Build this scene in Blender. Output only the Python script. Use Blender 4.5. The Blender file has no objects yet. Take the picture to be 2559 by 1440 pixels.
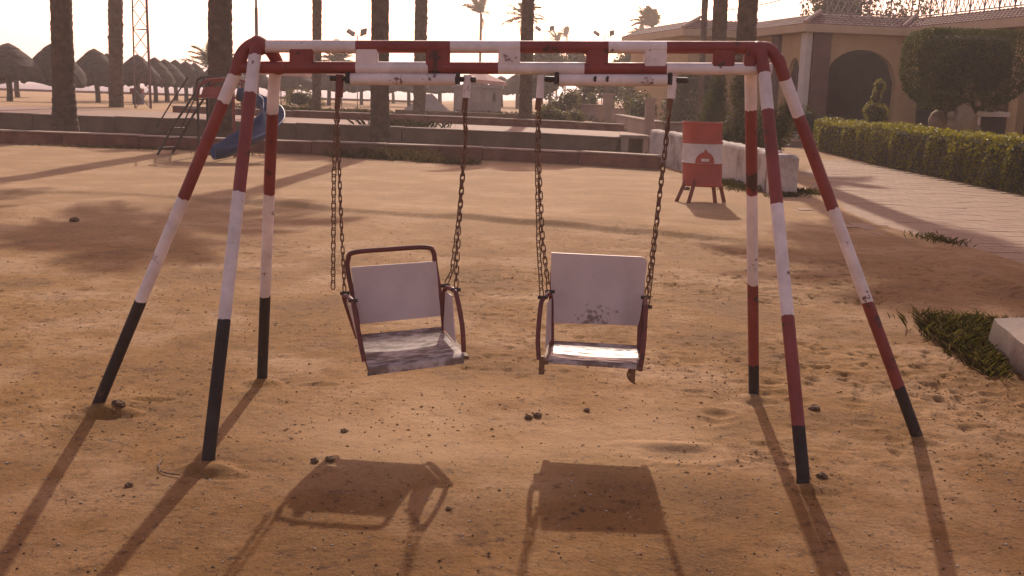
import bpy, math, random
import numpy as np
from mathutils import Vector, Matrix

# ------------------------------------------------------------------ camera, light, exposure
S = bpy.context.scene
COL = S.collection
cd = bpy.data.cameras.new('camera'); cam = bpy.data.objects.new('camera', cd); COL.objects.link(cam)
S.camera = cam
cd.sensor_width = 36.0; cd.lens = 36.0 * 2600.0 / 2559.0
cd.clip_start = 0.05; cd.clip_end = 6000
_p = math.atan(490 / 2600.0); _r = math.atan(0.03)
_F = Vector((0, math.cos(_p), -math.sin(_p))); _U0 = Vector((0, math.sin(_p), math.cos(_p))); _R0 = Vector((1, 0, 0))
_R = _R0 * math.cos(_r) + _U0 * math.sin(_r); _U = _U0 * math.cos(_r) - _R0 * math.sin(_r)
cam.matrix_world = Matrix(((_R.x, _U.x, -_F.x, 0), (_R.y, _U.y, -_F.y, 0), (_R.z, _U.z, -_F.z, 1.6), (0, 0, 0, 1)))

SUN_EL, SUN_AZ = math.radians(30.0), math.radians(2.3)
W = bpy.data.worlds.new('World'); S.world = W; W.use_nodes = True
nt = W.node_tree; nt.nodes.clear()
sky = nt.nodes.new('ShaderNodeTexSky'); sky.sky_type = 'NISHITA'; sky.sun_disc = False
sky.sun_elevation = SUN_EL; sky.sun_rotation = SUN_AZ
sky.air_density = 0.9; sky.dust_density = 1.3; sky.ozone_density = 0.4; sky.altitude = 0
tint = nt.nodes.new('ShaderNodeMix'); tint.data_type = 'RGBA'; tint.blend_type = 'MULTIPLY'
tint.inputs[0].default_value = 1.0; tint.inputs[7].default_value = (1.16, 0.71, 0.62, 1)
bg = nt.nodes.new('ShaderNodeBackground'); bg.inputs[1].default_value = 0.15
out = nt.nodes.new('ShaderNodeOutputWorld')
nt.links.new(sky.outputs[0], tint.inputs[6]); nt.links.new(tint.outputs[2], bg.inputs[0]); nt.links.new(bg.outputs[0], out.inputs[0])

sl = bpy.data.lights.new('sun', 'SUN'); sl.energy = 2.7; sl.angle = math.radians(0.6); sl.color = (1.0, 0.86, 0.70)
so = bpy.data.objects.new('sun', sl); COL.objects.link(so)
sd = Vector((math.sin(SUN_AZ) * math.cos(SUN_EL), math.cos(SUN_AZ) * math.cos(SUN_EL), math.sin(SUN_EL)))
so.rotation_euler = (-sd).to_track_quat('-Z', 'Y').to_euler(); so.location = (0, 30, 30)
S.view_settings.view_transform = 'Standard'; S.view_settings.look = 'None'
S.view_settings.exposure = 0.6; S.view_settings.gamma = 1.0; S.view_settings.use_curve_mapping = False
try:
    S.cycles.max_bounces = 8; S.cycles.transparent_max_bounces = 8; S.cycles.volume_bounces = 1
    S.cycles.use_denoising = True
except Exception:
    pass

RNG = np.random.default_rng(11); random.seed(5)

# ------------------------------------------------------------------ materials
def nmat(name):
    m = bpy.data.materials.new(name); m.use_nodes = True
    t = m.node_tree; b = t.nodes['Principled BSDF']
    return m, t, b
def N(t, kind, **kw):
    n = t.nodes.new(kind)
    for k, v in kw.items():
        setattr(n, k, v)
    return n
def ramp(t, fac, stops):
    r = N(t, 'ShaderNodeValToRGB'); e = r.color_ramp.elements
    while len(e) < len(stops): e.new(0.5)
    for el, (p, c) in zip(e, stops):
        el.position = p; el.color = (*c, 1) if len(c) == 3 else c
    t.links.new(fac, r.inputs[0]); return r.outputs[0]
def noise(t, vec, scale, detail=5, rough=0.6, out=0):
    n = N(t, 'ShaderNodeTexNoise'); n.inputs['Scale'].default_value = scale; n.inputs['Detail'].default_value = detail
    n.inputs['Roughness'].default_value = rough
    if vec is not None: t.links.new(vec, n.inputs['Vector'])
    return n.outputs[out]
def mixc(t, fac, a, b, mode='MIX'):
    m = N(t, 'ShaderNodeMix', data_type='RGBA', blend_type=mode)
    for s, v in ((0, fac), (6, a), (7, b)):
        if hasattr(v, 'is_linked') or isinstance(v, bpy.types.NodeSocket): t.links.new(v, m.inputs[s])
        elif isinstance(v, (int, float)): m.inputs[s].default_value = v
        else: m.inputs[s].default_value = (*v, 1)
    return m.outputs[2]
def bump(t, b, h, strength, dist=0.01):
    n = N(t, 'ShaderNodeBump'); n.inputs['Strength'].default_value = strength; n.inputs['Distance'].default_value = dist
    t.links.new(h, n.inputs['Height']); t.links.new(n.outputs[0], b.inputs['Normal'])
def coords(t, which='Object'):
    return N(t, 'ShaderNodeTexCoord').outputs[which]

def paint(name, col, worn, rough=0.45, chip=0.62, scale=9.0, dirt=0.25):
    """old oil paint over steel: faded blotches, chips down to rust, fine grime"""
    m, t, b = nmat(name); v = coords(t)
    fade = noise(t, v, 3.0, 4); d1 = tuple(c * (1 - dirt) for c in col); d2 = tuple(min(1, c * 1.12) for c in col)
    base = ramp(t, fade, [(0.3, d1), (0.7, d2)])
    ch = noise(t, v, scale, 8, 0.7)
    msk = ramp(t, ch, [(chip, (0, 0, 0)), (chip + 0.03, (1, 1, 1))])
    c = mixc(t, msk, base, worn)
    gr = noise(t, v, 14, 6, 0.7); c = mixc(t, 0.22, c, ramp(t, gr, [(0.35, (0.35, 0.3, 0.26)), (0.6, (1, 1, 1))]), 'MULTIPLY')
    t.links.new(c, b.inputs['Base Color'])
    t.links.new(ramp(t, ch, [(0.3, (rough,) * 3), (0.7, (min(1, rough + 0.3),) * 3)]), b.inputs['Roughness'])
    bump(t, b, ch, 0.25, 0.004)
    return m
def rough_mat(name, c1, c2, scale=4, rough=0.9, bstr=0.4, bscale=30, bdist=0.01, c3=None):
    m, t, b = nmat(name); v = coords(t)
    st = [(0.3, c1), (0.7, c2)]
    if c3: st = [(0.28, c1), (0.52, c2), (0.75, c3)]
    c = ramp(t, noise(t, v, scale, 7), st)
    f = noise(t, v, bscale, 5, 0.7)
    c = mixc(t, 0.35, c, ramp(t, f, [(0.3, (0.45, 0.42, 0.4)), (0.65, (1.0, 1.0, 1.0))]), 'MULTIPLY')
    t.links.new(c, b.inputs['Base Color']); b.inputs['Roughness'].default_value = rough
    bump(t, b, f, bstr, bdist)
    return m
def leaf_mat(name, c1, c2, trans=0.4, tcol=None, rough=0.5):
    m, t, b = nmat(name)
    g = N(t, 'ShaderNodeNewGeometry')
    c = ramp(t, g.outputs['Random Per Island'], [(0.0, c1), (1.0, c2)])
    t.links.new(c, b.inputs['Base Color']); b.inputs['Roughness'].default_value = rough
    b.inputs['Specular IOR Level'].default_value = 0.15
    tr = N(t, 'ShaderNodeBsdfTranslucent')
    tc = mixc(t, 0.75, c, tcol or (0.25, 0.24, 0.03)); t.links.new(tc, tr.inputs[0])
    mx = N(t, 'ShaderNodeMixShader'); mx.inputs[0].default_value = trans
    t.links.new(b.outputs[0], mx.inputs[1]); t.links.new(tr.outputs[0], mx.inputs[2])
    t.links.new(mx.outputs[0], t.nodes['Material Output'].inputs[0])
    return m

M = {}
M['red'] = paint('red_paint', (0.255, 0.052, 0.040), (0.085, 0.045, 0.032), 0.48, 0.585)
M['white'] = paint('white_paint', (0.79, 0.67, 0.63), (0.17, 0.09, 0.06), 0.5, 0.62)
M['black'] = paint('black_paint', (0.034, 0.023, 0.018), (0.10, 0.055, 0.035), 0.62, 0.60)
M['frame_red'] = paint('seat_frame_red', (0.17, 0.042, 0.032), (0.09, 0.045, 0.03), 0.45, 0.58, 18)
M['rust'] = rough_mat('rusty_steel', (0.12, 0.056, 0.030), (0.24, 0.12, 0.06), 40, 0.75, 0.5, 120, 0.002)
M['dark_steel'] = rough_mat('dark_steel', (0.03, 0.022, 0.02), (0.07, 0.045, 0.035), 30, 0.6, 0.3, 90, 0.002)
M['drum_red'] = paint('drum_red', (0.36, 0.058, 0.036), (0.14, 0.06, 0.035), 0.5, 0.70, 7)
M['drum_white'] = paint('drum_white', (0.58, 0.52, 0.50), (0.20, 0.10, 0.07), 0.5, 0.72, 7)
M['drum_leg'] = paint('drum_leg', (0.20, 0.055, 0.03), (0.08, 0.04, 0.025), 0.6, 0.6)
M['kerb'] = rough_mat('red_kerb', (0.11, 0.036, 0.022), (0.19, 0.075, 0.045), 2.2, 0.9, 0.5, 25, 0.01, (0.24, 0.12, 0.075))
M['kerb_top'] = rough_mat('sunlit_kerb_top', (0.22, 0.14, 0.10), (0.38, 0.265, 0.20), 3, 0.9, 0.3, 25)  # paler than the kerb face: sun highlight along the tops put into the colour
M['wall_brown'] = rough_mat('brown_retaining_wall', (0.115, 0.068, 0.040), (0.215, 0.135, 0.085), 1.5, 0.95, 0.6, 16, 0.015)
M['path'] = rough_mat('pink_path', (0.215, 0.115, 0.070), (0.285, 0.16, 0.10), 1.2, 0.85, 0.3, 18)
M['whitewash'] = rough_mat('whitewash', (0.20, 0.135, 0.10), (0.52, 0.43, 0.37), 2.6, 0.9, 0.6, 18, 0.02, (0.66, 0.56, 0.49))
M['concrete'] = rough_mat('concrete', (0.17, 0.125, 0.095), (0.32, 0.245, 0.19), 3, 0.92, 0.5, 40, 0.006)
M['trunk'] = rough_mat('palm_bark', (0.060, 0.036, 0.020), (0.165, 0.10, 0.06), 5, 0.95, 0.9, 28, 0.03)
M['thatch'] = rough_mat('thatch', (0.026, 0.017, 0.011), (0.085, 0.055, 0.034), 9, 0.95, 0.9, 45, 0.03)
M['post'] = rough_mat('umbrella_post', (0.05, 0.033, 0.024), (0.10, 0.066, 0.046), 6, 0.95, 0.7, 35, 0.02)
M['frond'] = leaf_mat('palm_frond', (0.055, 0.060, 0.022), (0.10, 0.095, 0.035), 0.3, (0.17, 0.15, 0.03))
M['frond_dry'] = leaf_mat('dry_frond', (0.13, 0.085, 0.05), (0.19, 0.13, 0.075), 0.2, (0.2, 0.14, 0.07))
M['hedge'] = leaf_mat('hedge_leaf', (0.050, 0.058, 0.008), (0.115, 0.118, 0.016), 0.5, (0.40, 0.34, 0.012))
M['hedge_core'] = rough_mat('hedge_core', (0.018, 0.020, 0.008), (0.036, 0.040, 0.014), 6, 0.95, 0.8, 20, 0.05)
M['topiary'] = leaf_mat('topiary_leaf', (0.026, 0.038, 0.010), (0.056, 0.072, 0.018), 0.28, (0.16, 0.17, 0.015), 0.75)
M['bush'] = leaf_mat('bush_leaf', (0.04, 0.048, 0.014), (0.09, 0.09, 0.03), 0.35, (0.22, 0.19, 0.03), 0.5)
M['tree'] = leaf_mat('tree_leaf', (0.05, 0.058, 0.024), (0.10, 0.105, 0.045), 0.3, (0.16, 0.15, 0.05))
M['grass'] = leaf_mat('grass_blade', (0.024, 0.028, 0.007), (0.085, 0.072, 0.018), 0.35, (0.17, 0.14, 0.02), 0.6)
M['grass_dry'] = leaf_mat('dry_grass_blade', (0.14, 0.10, 0.04), (0.24, 0.18, 0.08), 0.4, (0.3, 0.22, 0.08), 0.7)
M['branch'] = rough_mat('branch', (0.10, 0.07, 0.05), (0.22, 0.155, 0.11), 8, 0.9, 0.5, 40)
M['yellow'] = rough_mat('yellow_plaster', (0.45, 0.285, 0.135), (0.54, 0.355, 0.18), 1.2, 0.9, 0.2, 20)
M['fascia'] = rough_mat('cream_fascia', (0.50, 0.35, 0.215), (0.58, 0.42, 0.27), 1.2, 0.9, 0.2, 20)
M['pilaster'] = rough_mat('brown_pilaster', (0.115, 0.050, 0.042), (0.17, 0.08, 0.065), 2.5, 0.85, 0.3, 30)
M['tile'] = rough_mat('roof_tile', (0.135, 0.062, 0.050), (0.25, 0.125, 0.098), 2.5, 0.85, 0.4, 30, 0.01)
M['ridge'] = rough_mat('ridge_tile', (0.42, 0.27, 0.20), (0.55, 0.38, 0.29), 3, 0.8, 0.3, 30)
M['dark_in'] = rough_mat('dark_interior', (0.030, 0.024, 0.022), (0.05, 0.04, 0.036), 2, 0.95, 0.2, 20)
M['white_plain'] = rough_mat('white_render', (0.58, 0.52, 0.47), (0.70, 0.63, 0.57), 2, 0.85, 0.2, 20)
M['tan'] = rough_mat('tan_stone', (0.22, 0.155, 0.095), (0.36, 0.26, 0.16), 4, 0.9, 0.8, 14, 0.04)
M['garden_wall'] = rough_mat('garden_wall', (0.30, 0.205, 0.155), (0.42, 0.30, 0.235), 1.6, 0.9, 0.3, 20)
M['terracotta'] = rough_mat('terracotta', (0.30, 0.14, 0.085), (0.38, 0.19, 0.12), 3, 0.8, 0.3, 25)
M['blue'] = paint('blue_plastic', (0.026, 0.05, 0.125), (0.08, 0.10, 0.16), 0.3, 0.74)
M['slide_red'] = paint('slide_red', (0.26, 0.05, 0.045), (0.10, 0.05, 0.04), 0.5, 0.68)
M['cloth_pink'] = rough_mat('faded_pink_cloth', (0.50, 0.28, 0.24), (0.60, 0.36, 0.31), 1.5, 0.9, 0.2, 30)
M['cloth_grey'] = rough_mat('grey_canvas', (0.23, 0.19, 0.18), (0.33, 0.28, 0.26), 1.2, 0.9, 0.2, 30)
M['grey_panel'] = rough_mat('grey_panel', (0.20, 0.165, 0.16), (0.27, 0.225, 0.215), 1.5, 0.85, 0.2, 30)
M['tower'] = paint('tower_steel', (0.16, 0.085, 0.08), (0.10, 0.06, 0.05), 0.5, 0.6)
M['lamp_grey'] = rough_mat('lamp_steel', (0.13, 0.11, 0.105), (0.2, 0.17, 0.16), 6, 0.5, 0.1, 30)
M['stone_dark'] = rough_mat('dark_clod', (0.085, 0.048, 0.024), (0.19, 0.115, 0.055), 30, 0.95, 0.6, 80)
M['crumb'] = rough_mat('soil_crumb', (0.30, 0.17, 0.065), (0.42, 0.26, 0.12), 14, 0.95, 0.3, 80)
M['stone_pale'] = rough_mat('pale_grit', (0.46, 0.36, 0.27), (0.66, 0.56, 0.46), 30, 0.8, 0.3, 80)

def glass_mat():
    m, t, b = nmat('dark_window_glass')
    b.inputs['Base Color'].default_value = (0.05, 0.04, 0.04, 1); b.inputs['Roughness'].default_value = 0.12
    return m
M['glass'] = glass_mat()
M['railing'] = rough_mat('terrace_railing', (0.20, 0.15, 0.145), (0.30, 0.23, 0.22), 6, 0.6, 0.1, 30)

def plate_white(name, patch=None):
    """back sheet: faded white paint, scuffs, and (right seat) rust scratched through low in the middle"""
    m, t, b = nmat(name); v = coords(t)
    base = ramp(t, noise(t, v, 4, 5), [(0.3, (0.56, 0.45, 0.43)), (0.7, (0.66, 0.54, 0.51))])
    ch = noise(t, v, 26, 9, 0.75)
    if patch:
        vm = N(t, 'ShaderNodeVectorMath', operation='SUBTRACT'); t.links.new(v, vm.inputs[0]); vm.inputs[1].default_value = patch
        ms = N(t, 'ShaderNodeVectorMath', operation='MULTIPLY'); t.links.new(vm.outputs[0], ms.inputs[0]); ms.inputs[1].default_value = (6.0, 0.0, 11.0)
        ln = N(t, 'ShaderNodeVectorMath', operation='LENGTH'); t.links.new(ms.outputs[0], ln.inputs[0])
        near = ramp(t, ln.outputs['Value'], [(0.0, (0.26,) * 3), (0.45, (0.16,) * 3), (1.0, (0.0,) * 3)])
        ad = N(t, 'ShaderNodeMath', operation='ADD'); t.links.new(near, ad.inputs[0]); t.links.new(ch, ad.inputs[1]); key = ad.outputs[0]
    else: key = ch
    msk = ramp(t, key, [(0.655, (0, 0, 0)), (0.70, (0.85,) * 3)])
    c = mixc(t, msk, base, ramp(t, ch, [(0.4, (0.13, 0.085, 0.065)), (0.7, (0.22, 0.15, 0.12))]))
    sm = noise(t, v, 9, 6, 0.7); c = mixc(t, 0.35, c, ramp(t, sm, [(0.3, (0.72, 0.68, 0.65)), (0.55, (1, 1, 1))]), 'MULTIPLY')
    t.links.new(c, b.inputs['Base Color']); b.inputs['Roughness'].default_value = 0.5
    bump(t, b, ch, 0.12, 0.002)
    return m
M['seat_white'] = plate_white('seat_white'); M['seat_white_worn'] = plate_white('seat_white_worn', (0.015, 0.14, 0.115))
def pan_white():
    """seat pan: bare worn metal streaks in the middle, brown rust at the front lip"""
    m, t, b = nmat('seat_pan_white'); v = coords(t)
    mp = N(t, 'ShaderNodeMapping'); mp.inputs['Scale'].default_value = (1.0, 3.2, 1.0); t.links.new(v, mp.inputs[0])
    ch = noise(t, mp.outputs[0], 9, 9, 0.72)
    c = ramp(t, ch, [(0.36, (0.50, 0.40, 0.365)), (0.47, (0.38, 0.295, 0.26)), (0.52, (0.21, 0.145, 0.115)), (0.7, (0.10, 0.055, 0.04))])
    t.links.new(c, b.inputs['Base Color'])
    t.links.new(ramp(t, ch, [(0.5, (0.42,) * 3), (0.56, (0.7,) * 3)]), b.inputs['Roughness'])
    bump(t, b, ch, 0.25, 0.003)
    return m
M['pan_white'] = pan_white()

def sand_mat():
    m, t, b = nmat('sand'); v = coords(t)
    big = noise(t, v, 0.35, 5, 0.6); mid = noise(t, v, 2.3, 6, 0.65); fine = noise(t, v, 55, 5, 0.75); grit = noise(t, v, 210, 2, 0.6)
    c = ramp(t, big, [(0.30, (0.238, 0.124, 0.032)), (0.50, (0.290, 0.154, 0.043)), (0.70, (0.345, 0.198, 0.066))])
    pt = noise(t, v, 0.95, 6, 0.62); c = mixc(t, ramp(t, pt, [(0.49, (0, 0, 0)), (0.62, (0.85,) * 3)]), c, (0.44, 0.285, 0.15)); c = mixc(t, ramp(t, pt, [(0.36, (0.65,) * 3), (0.47, (0, 0, 0))]), c, (0.185, 0.098, 0.034))
    c = mixc(t, 0.6, c, ramp(t, mid, [(0.28, (0.62, 0.56, 0.50)), (0.52, (0.95, 0.93, 0.92)), (0.75, (1.0, 1.0, 1.0))]), 'MULTIPLY')
    c = mixc(t, 0.55, c, ramp(t, fine, [(0.32, (0.42, 0.36, 0.30)), (0.50, (0.95, 0.93, 0.9)), (0.70, (1.12, 1.1, 1.08))]), 'MULTIPLY')
    fleck = noise(t, v, 22, 4, 0.7)
    c = mixc(t, 0.8, c, ramp(t, fleck, [(0.345, (0.40, 0.33, 0.26)), (0.425, (1.0, 1.0, 1.0)), (0.62, (1.0, 1.0, 1.0)), (0.70, (1.16, 1.15, 1.14))]), 'MULTIPLY')
    st_ = noise(t, v, 5.5, 6, 0.75); c = mixc(t, 0.7, c, ramp(t, st_, [(0.36, (0.55, 0.49, 0.43)), (0.455, (1, 1, 1)), (0.58, (1, 1, 1)), (0.68, (1.16, 1.16, 1.16))]), 'MULTIPLY')
    a = N(t, 'ShaderNodeAttribute'); a.attribute_name = 'tone'     # dust scuffed pale under the seats, plus horizon glare painted into distant sand
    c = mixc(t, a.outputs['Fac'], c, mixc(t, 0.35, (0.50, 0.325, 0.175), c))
    a2 = N(t, 'ShaderNodeAttribute'); a2.attribute_name = 'damp_shade'
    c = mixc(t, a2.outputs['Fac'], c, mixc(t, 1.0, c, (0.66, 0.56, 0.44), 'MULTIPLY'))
    a3 = N(t, 'ShaderNodeAttribute'); a3.attribute_name = 'soil'     # dark planting soil and leaf litter in the raised beds
    c = mixc(t, a3.outputs['Fac'], c, ramp(t, mid, [(0.3, (0.03, 0.018, 0.010)), (0.6, (0.06, 0.038, 0.02)), (0.75, (0.10, 0.068, 0.036))]))
    t.links.new(c, b.inputs['Base Color']); b.inputs['Roughness'].default_value = 0.93
    b.inputs['Specular IOR Level'].default_value = 0.25
    h = N(t, 'ShaderNodeMath', operation='MULTIPLY_ADD'); h.inputs[1].default_value = 0.5
    t.links.new(grit, h.inputs[0]); t.links.new(fine, h.inputs[2])
    h2 = N(t, 'ShaderNodeMath', operation='MULTIPLY_ADD'); h2.inputs[1].default_value = 3.0
    t.links.new(noise(t, v, 7, 6, 0.7), h2.inputs[0]); t.links.new(h.outputs[0], h2.inputs[2])
    bump(t, b, h2.outputs[0], 0.6, 0.015)
    return m
M['sand'] = sand_mat()
M['beach'] = M['sand']
M['paver'] = rough_mat('paver', (0.27, 0.162, 0.088), (0.34, 0.21, 0.122), 1.7, 0.85, 0.4, 40, 0.004)
def sea_mat():
    m, t, b = nmat('sea_water'); v = coords(t)
    b.inputs['Base Color'].default_value = (0.18, 0.15, 0.175, 1); b.inputs['Roughness'].default_value = 0.65; b.inputs['Specular IOR Level'].default_value = 0.15
    bump(t, b, noise(t, v, 0.5, 4), 0.5, 0.4)
    return m
M['sea'] = sea_mat()

# ------------------------------------------------------------------ mesh helpers
def tag(o, label=None, cat=None, group=None, kind=None):
    if label: o['label'] = label
    if cat: o['category'] = cat
    if group: o['group'] = group
    if kind: o['kind'] = kind
    return o
WM = {}
def thing(name, label, cat, loc=(0, 0, 0), rotz=0.0, group=None):
    o = bpy.data.objects.new(name, None); COL.objects.link(o); o.empty_display_size = 0.2
    o.location = loc; o.rotation_euler = (0, 0, rotz); tag(o, label, cat, group)
    WM[o.name] = Matrix.Translation(loc) @ Matrix.Rotation(rotz, 4, 'Z')
    return o
def link_mesh(name, me, parent=None, loc=None):
    o = bpy.data.objects.new(name, me); COL.objects.link(o)
    if parent is not None: o.parent = parent
    if loc is not None: o.location = loc
    return o
class MB:
    """collects shapes into one mesh; world=True shapes are shifted into the parent's frame"""
    def __init__(s): s.v = []; s.f = []; s.m = []; s.mi = 0
    def add(s, vs, fs):
        b = len(s.v); s.v += [tuple(map(float, q)) for q in vs]; s.f += [tuple(i + b for i in q) for q in fs]; s.m += [s.mi] * len(fs); return s
    def box(s, c, d, rz=0.0, taper=1.0):
        cx, cy, cz = c; dx, dy, dz = d[0] / 2, d[1] / 2, d[2] / 2; ca, sa = math.cos(rz), math.sin(rz)
        vs = []
        for k, z in ((1.0, -dz), (taper, dz)):
            for x, y in ((-dx, -dy), (dx, -dy), (dx, dy), (-dx, dy)):
                x, y = x * k, y * k
                vs.append((cx + x * ca - y * sa, cy + x * sa + y * ca, cz + z))
        return s.add(vs, [(3, 2, 1, 0), (4, 5, 6, 7), (0, 1, 5, 4), (1, 2, 6, 5), (2, 3, 7, 6), (3, 0, 4, 7)])
    def bbox(s, c, d, bev=0.01, rz=0.0):
        """box with chamfered vertical and top edges"""
        cx, cy, cz = c; dx, dy, dz = d[0] / 2, d[1] / 2, d[2] / 2; ca, sa = math.cos(rz), math.sin(rz)
        def ring(ix, z):
            o = []
            for x, y in ((-dx + ix, -dy + ix + bev), (-dx + ix + bev, -dy + ix), (dx - ix - bev, -dy + ix), (dx - ix, -dy + ix + bev), (dx - ix, dy - ix - bev), (dx - ix - bev, dy - ix), (-dx + ix + bev, dy - ix), (-dx + ix, dy - ix - bev)):
                o.append((cx + x * ca - y * sa, cy + x * sa + y * ca, cz + z))
            return o
        vs = ring(0, -dz) + ring(0, dz - bev) + ring(bev, dz)
        fs = [tuple(range(7, -1, -1)), tuple(range(16, 24))]
        for r in (0, 8):
            for i in range(8): fs.append((r + i, r + (i + 1) % 8, r + 8 + (i + 1) % 8, r + 8 + i))
        return s.add(vs, fs)
    def tube(s, pts, rad, seg=10, caps=True, bands=None, jag=0.0, zb=None):
        """swept tube; bands = [(fraction, material index)] switches paint along its length"""
        P = [Vector(p) for p in pts]
        L = [0.0]
        for a, b in zip(P, P[1:]): L.append(L[-1] + (b - a).length)
        rs = list(rad) if hasattr(rad, '__len__') else [rad] * len(P)
        if zb:
            for zz, _ in zb[:-1]:
                for i in range(len(P) - 1):
                    if (P[i].z - zz) * (P[i + 1].z - zz) < -1e-9:
                        t = (zz - P[i].z) / (P[i + 1].z - P[i].z); P.insert(i + 1, P[i].lerp(P[i + 1], t)); rs.insert(i + 1, rs[i]); break
            L = [0.0] * len(P)
        if bands:
            for fr, _ in bands[:-1]:
                d = fr * L[-1]
                for i in range(len(L) - 1):
                    if L[i] < d - 1e-6 and d + 1e-6 < L[i + 1]:
                        t = (d - L[i]) / (L[i + 1] - L[i])
                        P.insert(i + 1, P[i].lerp(P[i + 1], t)); rs.insert(i + 1, rs[i] * (1 - t) + rs[i + 1] * t); L.insert(i + 1, d); break
        T = []
        for i in range(len(P)):
            a = P[max(i - 1, 0)]; b = P[min(i + 1, len(P) - 1)]; T.append((b - a).normalized())
        n = T[0].cross(Vector((0.13, 0.37, 0.92)));
        if n.length < 1e-3: n = T[0].cross(Vector((1, 0, 0)))
        n.normalize(); vs = []
        for i, p in enumerate(P):
            n = (n - T[i] * n.dot(T[i])).normalized(); bn = T[i].cross(n)
            for k in range(seg):
                a = 2 * math.pi * k / seg
                r = rs[i] * (1 + (random.uniform(-jag, jag) if jag else 0))
                vs.append(p + (n * math.cos(a) + bn * math.sin(a)) * r)
        if zb:
            zs_ = [z for z, _ in zb[:-1]]
            for i, p in enumerate(P):
                if any(abs(p.z - z) < 1e-5 for z in zs_):
                    tl = random.uniform(-.35, .35); ph = random.uniform(0, 6.28)
                    for k in range(seg): vs[i * seg + k] = vs[i * seg + k] + T[i] * (rs[i] * tl * math.cos(2 * math.pi * k / seg + ph) + random.uniform(-.0035, .0035))
        b0 = len(s.v); s.v += [tuple(q) for q in vs]
        for i in range(len(P) - 1):
            mi = s.mi
            if bands:
                mid = (L[i] + L[i + 1]) / 2 / L[-1]
                for fr, q in bands:
                    mi = q
                    if mid <= fr: break
            if zb:
                mid = (P[i].z + P[i + 1].z) / 2
                for zz, q in zb:
                    mi = q
                    if mid <= zz: break
            for k in range(seg):
                s.f.append((b0 + i * seg + k, b0 + i * seg + (k + 1) % seg, b0 + (i + 1) * seg + (k + 1) % seg, b0 + (i + 1) * seg + k)); s.m.append(mi)
        if caps:
            s.f.append(tuple(b0 + k for k in range(seg - 1, -1, -1))); s.m.append(bands[0][1] if bands else s.mi)
            s.f.append(tuple(b0 + (len(P) - 1) * seg + k for k in range(seg))); s.m.append(bands[-1][1] if bands else s.mi)
        return s
    def slab(s, a, b, c, d, th):
        """four-cornered sheet a b c d with thickness th along its normal"""
        A, B, C_, D_ = map(Vector, (a, b, c, d)); n = (B - A).cross(D_ - A).normalized() * th
        vs = [A, B, C_, D_, A - n, B - n, C_ - n, D_ - n]
        return s.add(vs, [(0, 1, 2, 3), (7, 6, 5, 4), (1, 0, 4, 5), (2, 1, 5, 6), (3, 2, 6, 7), (0, 3, 7, 4)])
    def lathe(s, prof, seg=24, c=(0, 0, 0), ax=None, mats=None, close=False):
        cx, cy, cz = c; b0 = len(s.v)
        for r, z in prof:
            for k in range(seg):
                a = 2 * math.pi * k / seg; sh = (ax[0] * z, ax[1] * z) if ax else (0, 0)
                s.v.append((cx + r * math.cos(a) + sh[0], cy + r * math.sin(a) + sh[1], cz + z))
        for i in range(len(prof) - 1):
            for k in range(seg):
                s.f.append((b0 + i * seg + k, b0 + i * seg + (k + 1) % seg, b0 + (i + 1) * seg + (k + 1) % seg, b0 + (i + 1) * seg + k)); s.m.append(mats[i] if mats else s.mi)
        return s
    def build(s, name, mats, parent=None, smooth=False, world=True):
        if not isinstance(mats, (list, tuple)): mats = [mats]
        vs = s.v
        if parent is not None and world:
            inv = WM[parent.name].inverted() if parent.name in WM else Matrix.Identity(4)
            vs = [tuple(inv @ Vector(q)) for q in vs]
        me = bpy.data.meshes.new(name); me.from_pydata(vs, [], s.f)
        for m in mats: me.materials.append(m if not isinstance(m, str) else M[m])
        me.polygons.foreach_set('material_index', s.m)
        if smooth: me.polygons.foreach_set('use_smooth', [True] * len(s.f))
        me.update()
        o = link_mesh(name, me, parent)
        if parent is not None: WM[o.name] = WM.get(parent.name, Matrix.Identity(4))
        return o
def smooth_by_angle(o, deg=40):
    me = o.data
    me.polygons.foreach_set('use_smooth', [True] * len(me.polygons))
    try: me.set_sharp_from_angle(angle=math.radians(deg))
    except Exception: pass
def spline(pts, n=6):
    P = [Vector((*p, 0)) if len(p) == 2 else Vector(p) for p in pts]; P = [P[0] * 2 - P[1]] + P + [P[-1] * 2 - P[-2]]; o = []
    for i in range(1, len(P) - 2):
        for k in range(n):
            t = k / n; a, b, c, d = P[i - 1:i + 3]
            o.append(0.5 * ((2 * b) + (c - a) * t + (2 * a - 5 * b + 4 * c - d) * t * t + (3 * b - a - 3 * c + d) * t ** 3))
    o.append(P[-2]); return o
def mesh_from_arrays(name, V, Fq, mats, parent=None, smooth=False, mi=None):
    me = bpy.data.meshes.new(name); nv, nf = len(V), len(Fq); k = Fq.shape[1]
    me.vertices.add(nv); me.vertices.foreach_set('co', np.asarray(V, dtype=np.float32).ravel())
    me.loops.add(nf * k); me.loops.foreach_set('vertex_index', Fq.astype(np.int32).ravel())
    me.polygons.add(nf); me.polygons.foreach_set('loop_start', np.arange(0, nf * k, k, dtype=np.int32))
    try: me.polygons.foreach_set('loop_total', np.full(nf, k, dtype=np.int32))
    except Exception: pass
    for m in (mats if isinstance(mats, (list, tuple)) else [mats]): me.materials.append(M[m] if isinstance(m, str) else m)
    if mi is not None: me.polygons.foreach_set('material_index', np.asarray(mi, dtype=np.int32))
    if smooth: me.polygons.foreach_set('use_smooth', np.ones(nf, dtype=bool))
    me.update(calc_edges=True); me.validate()
    return link_mesh(name, me, parent)
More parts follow.
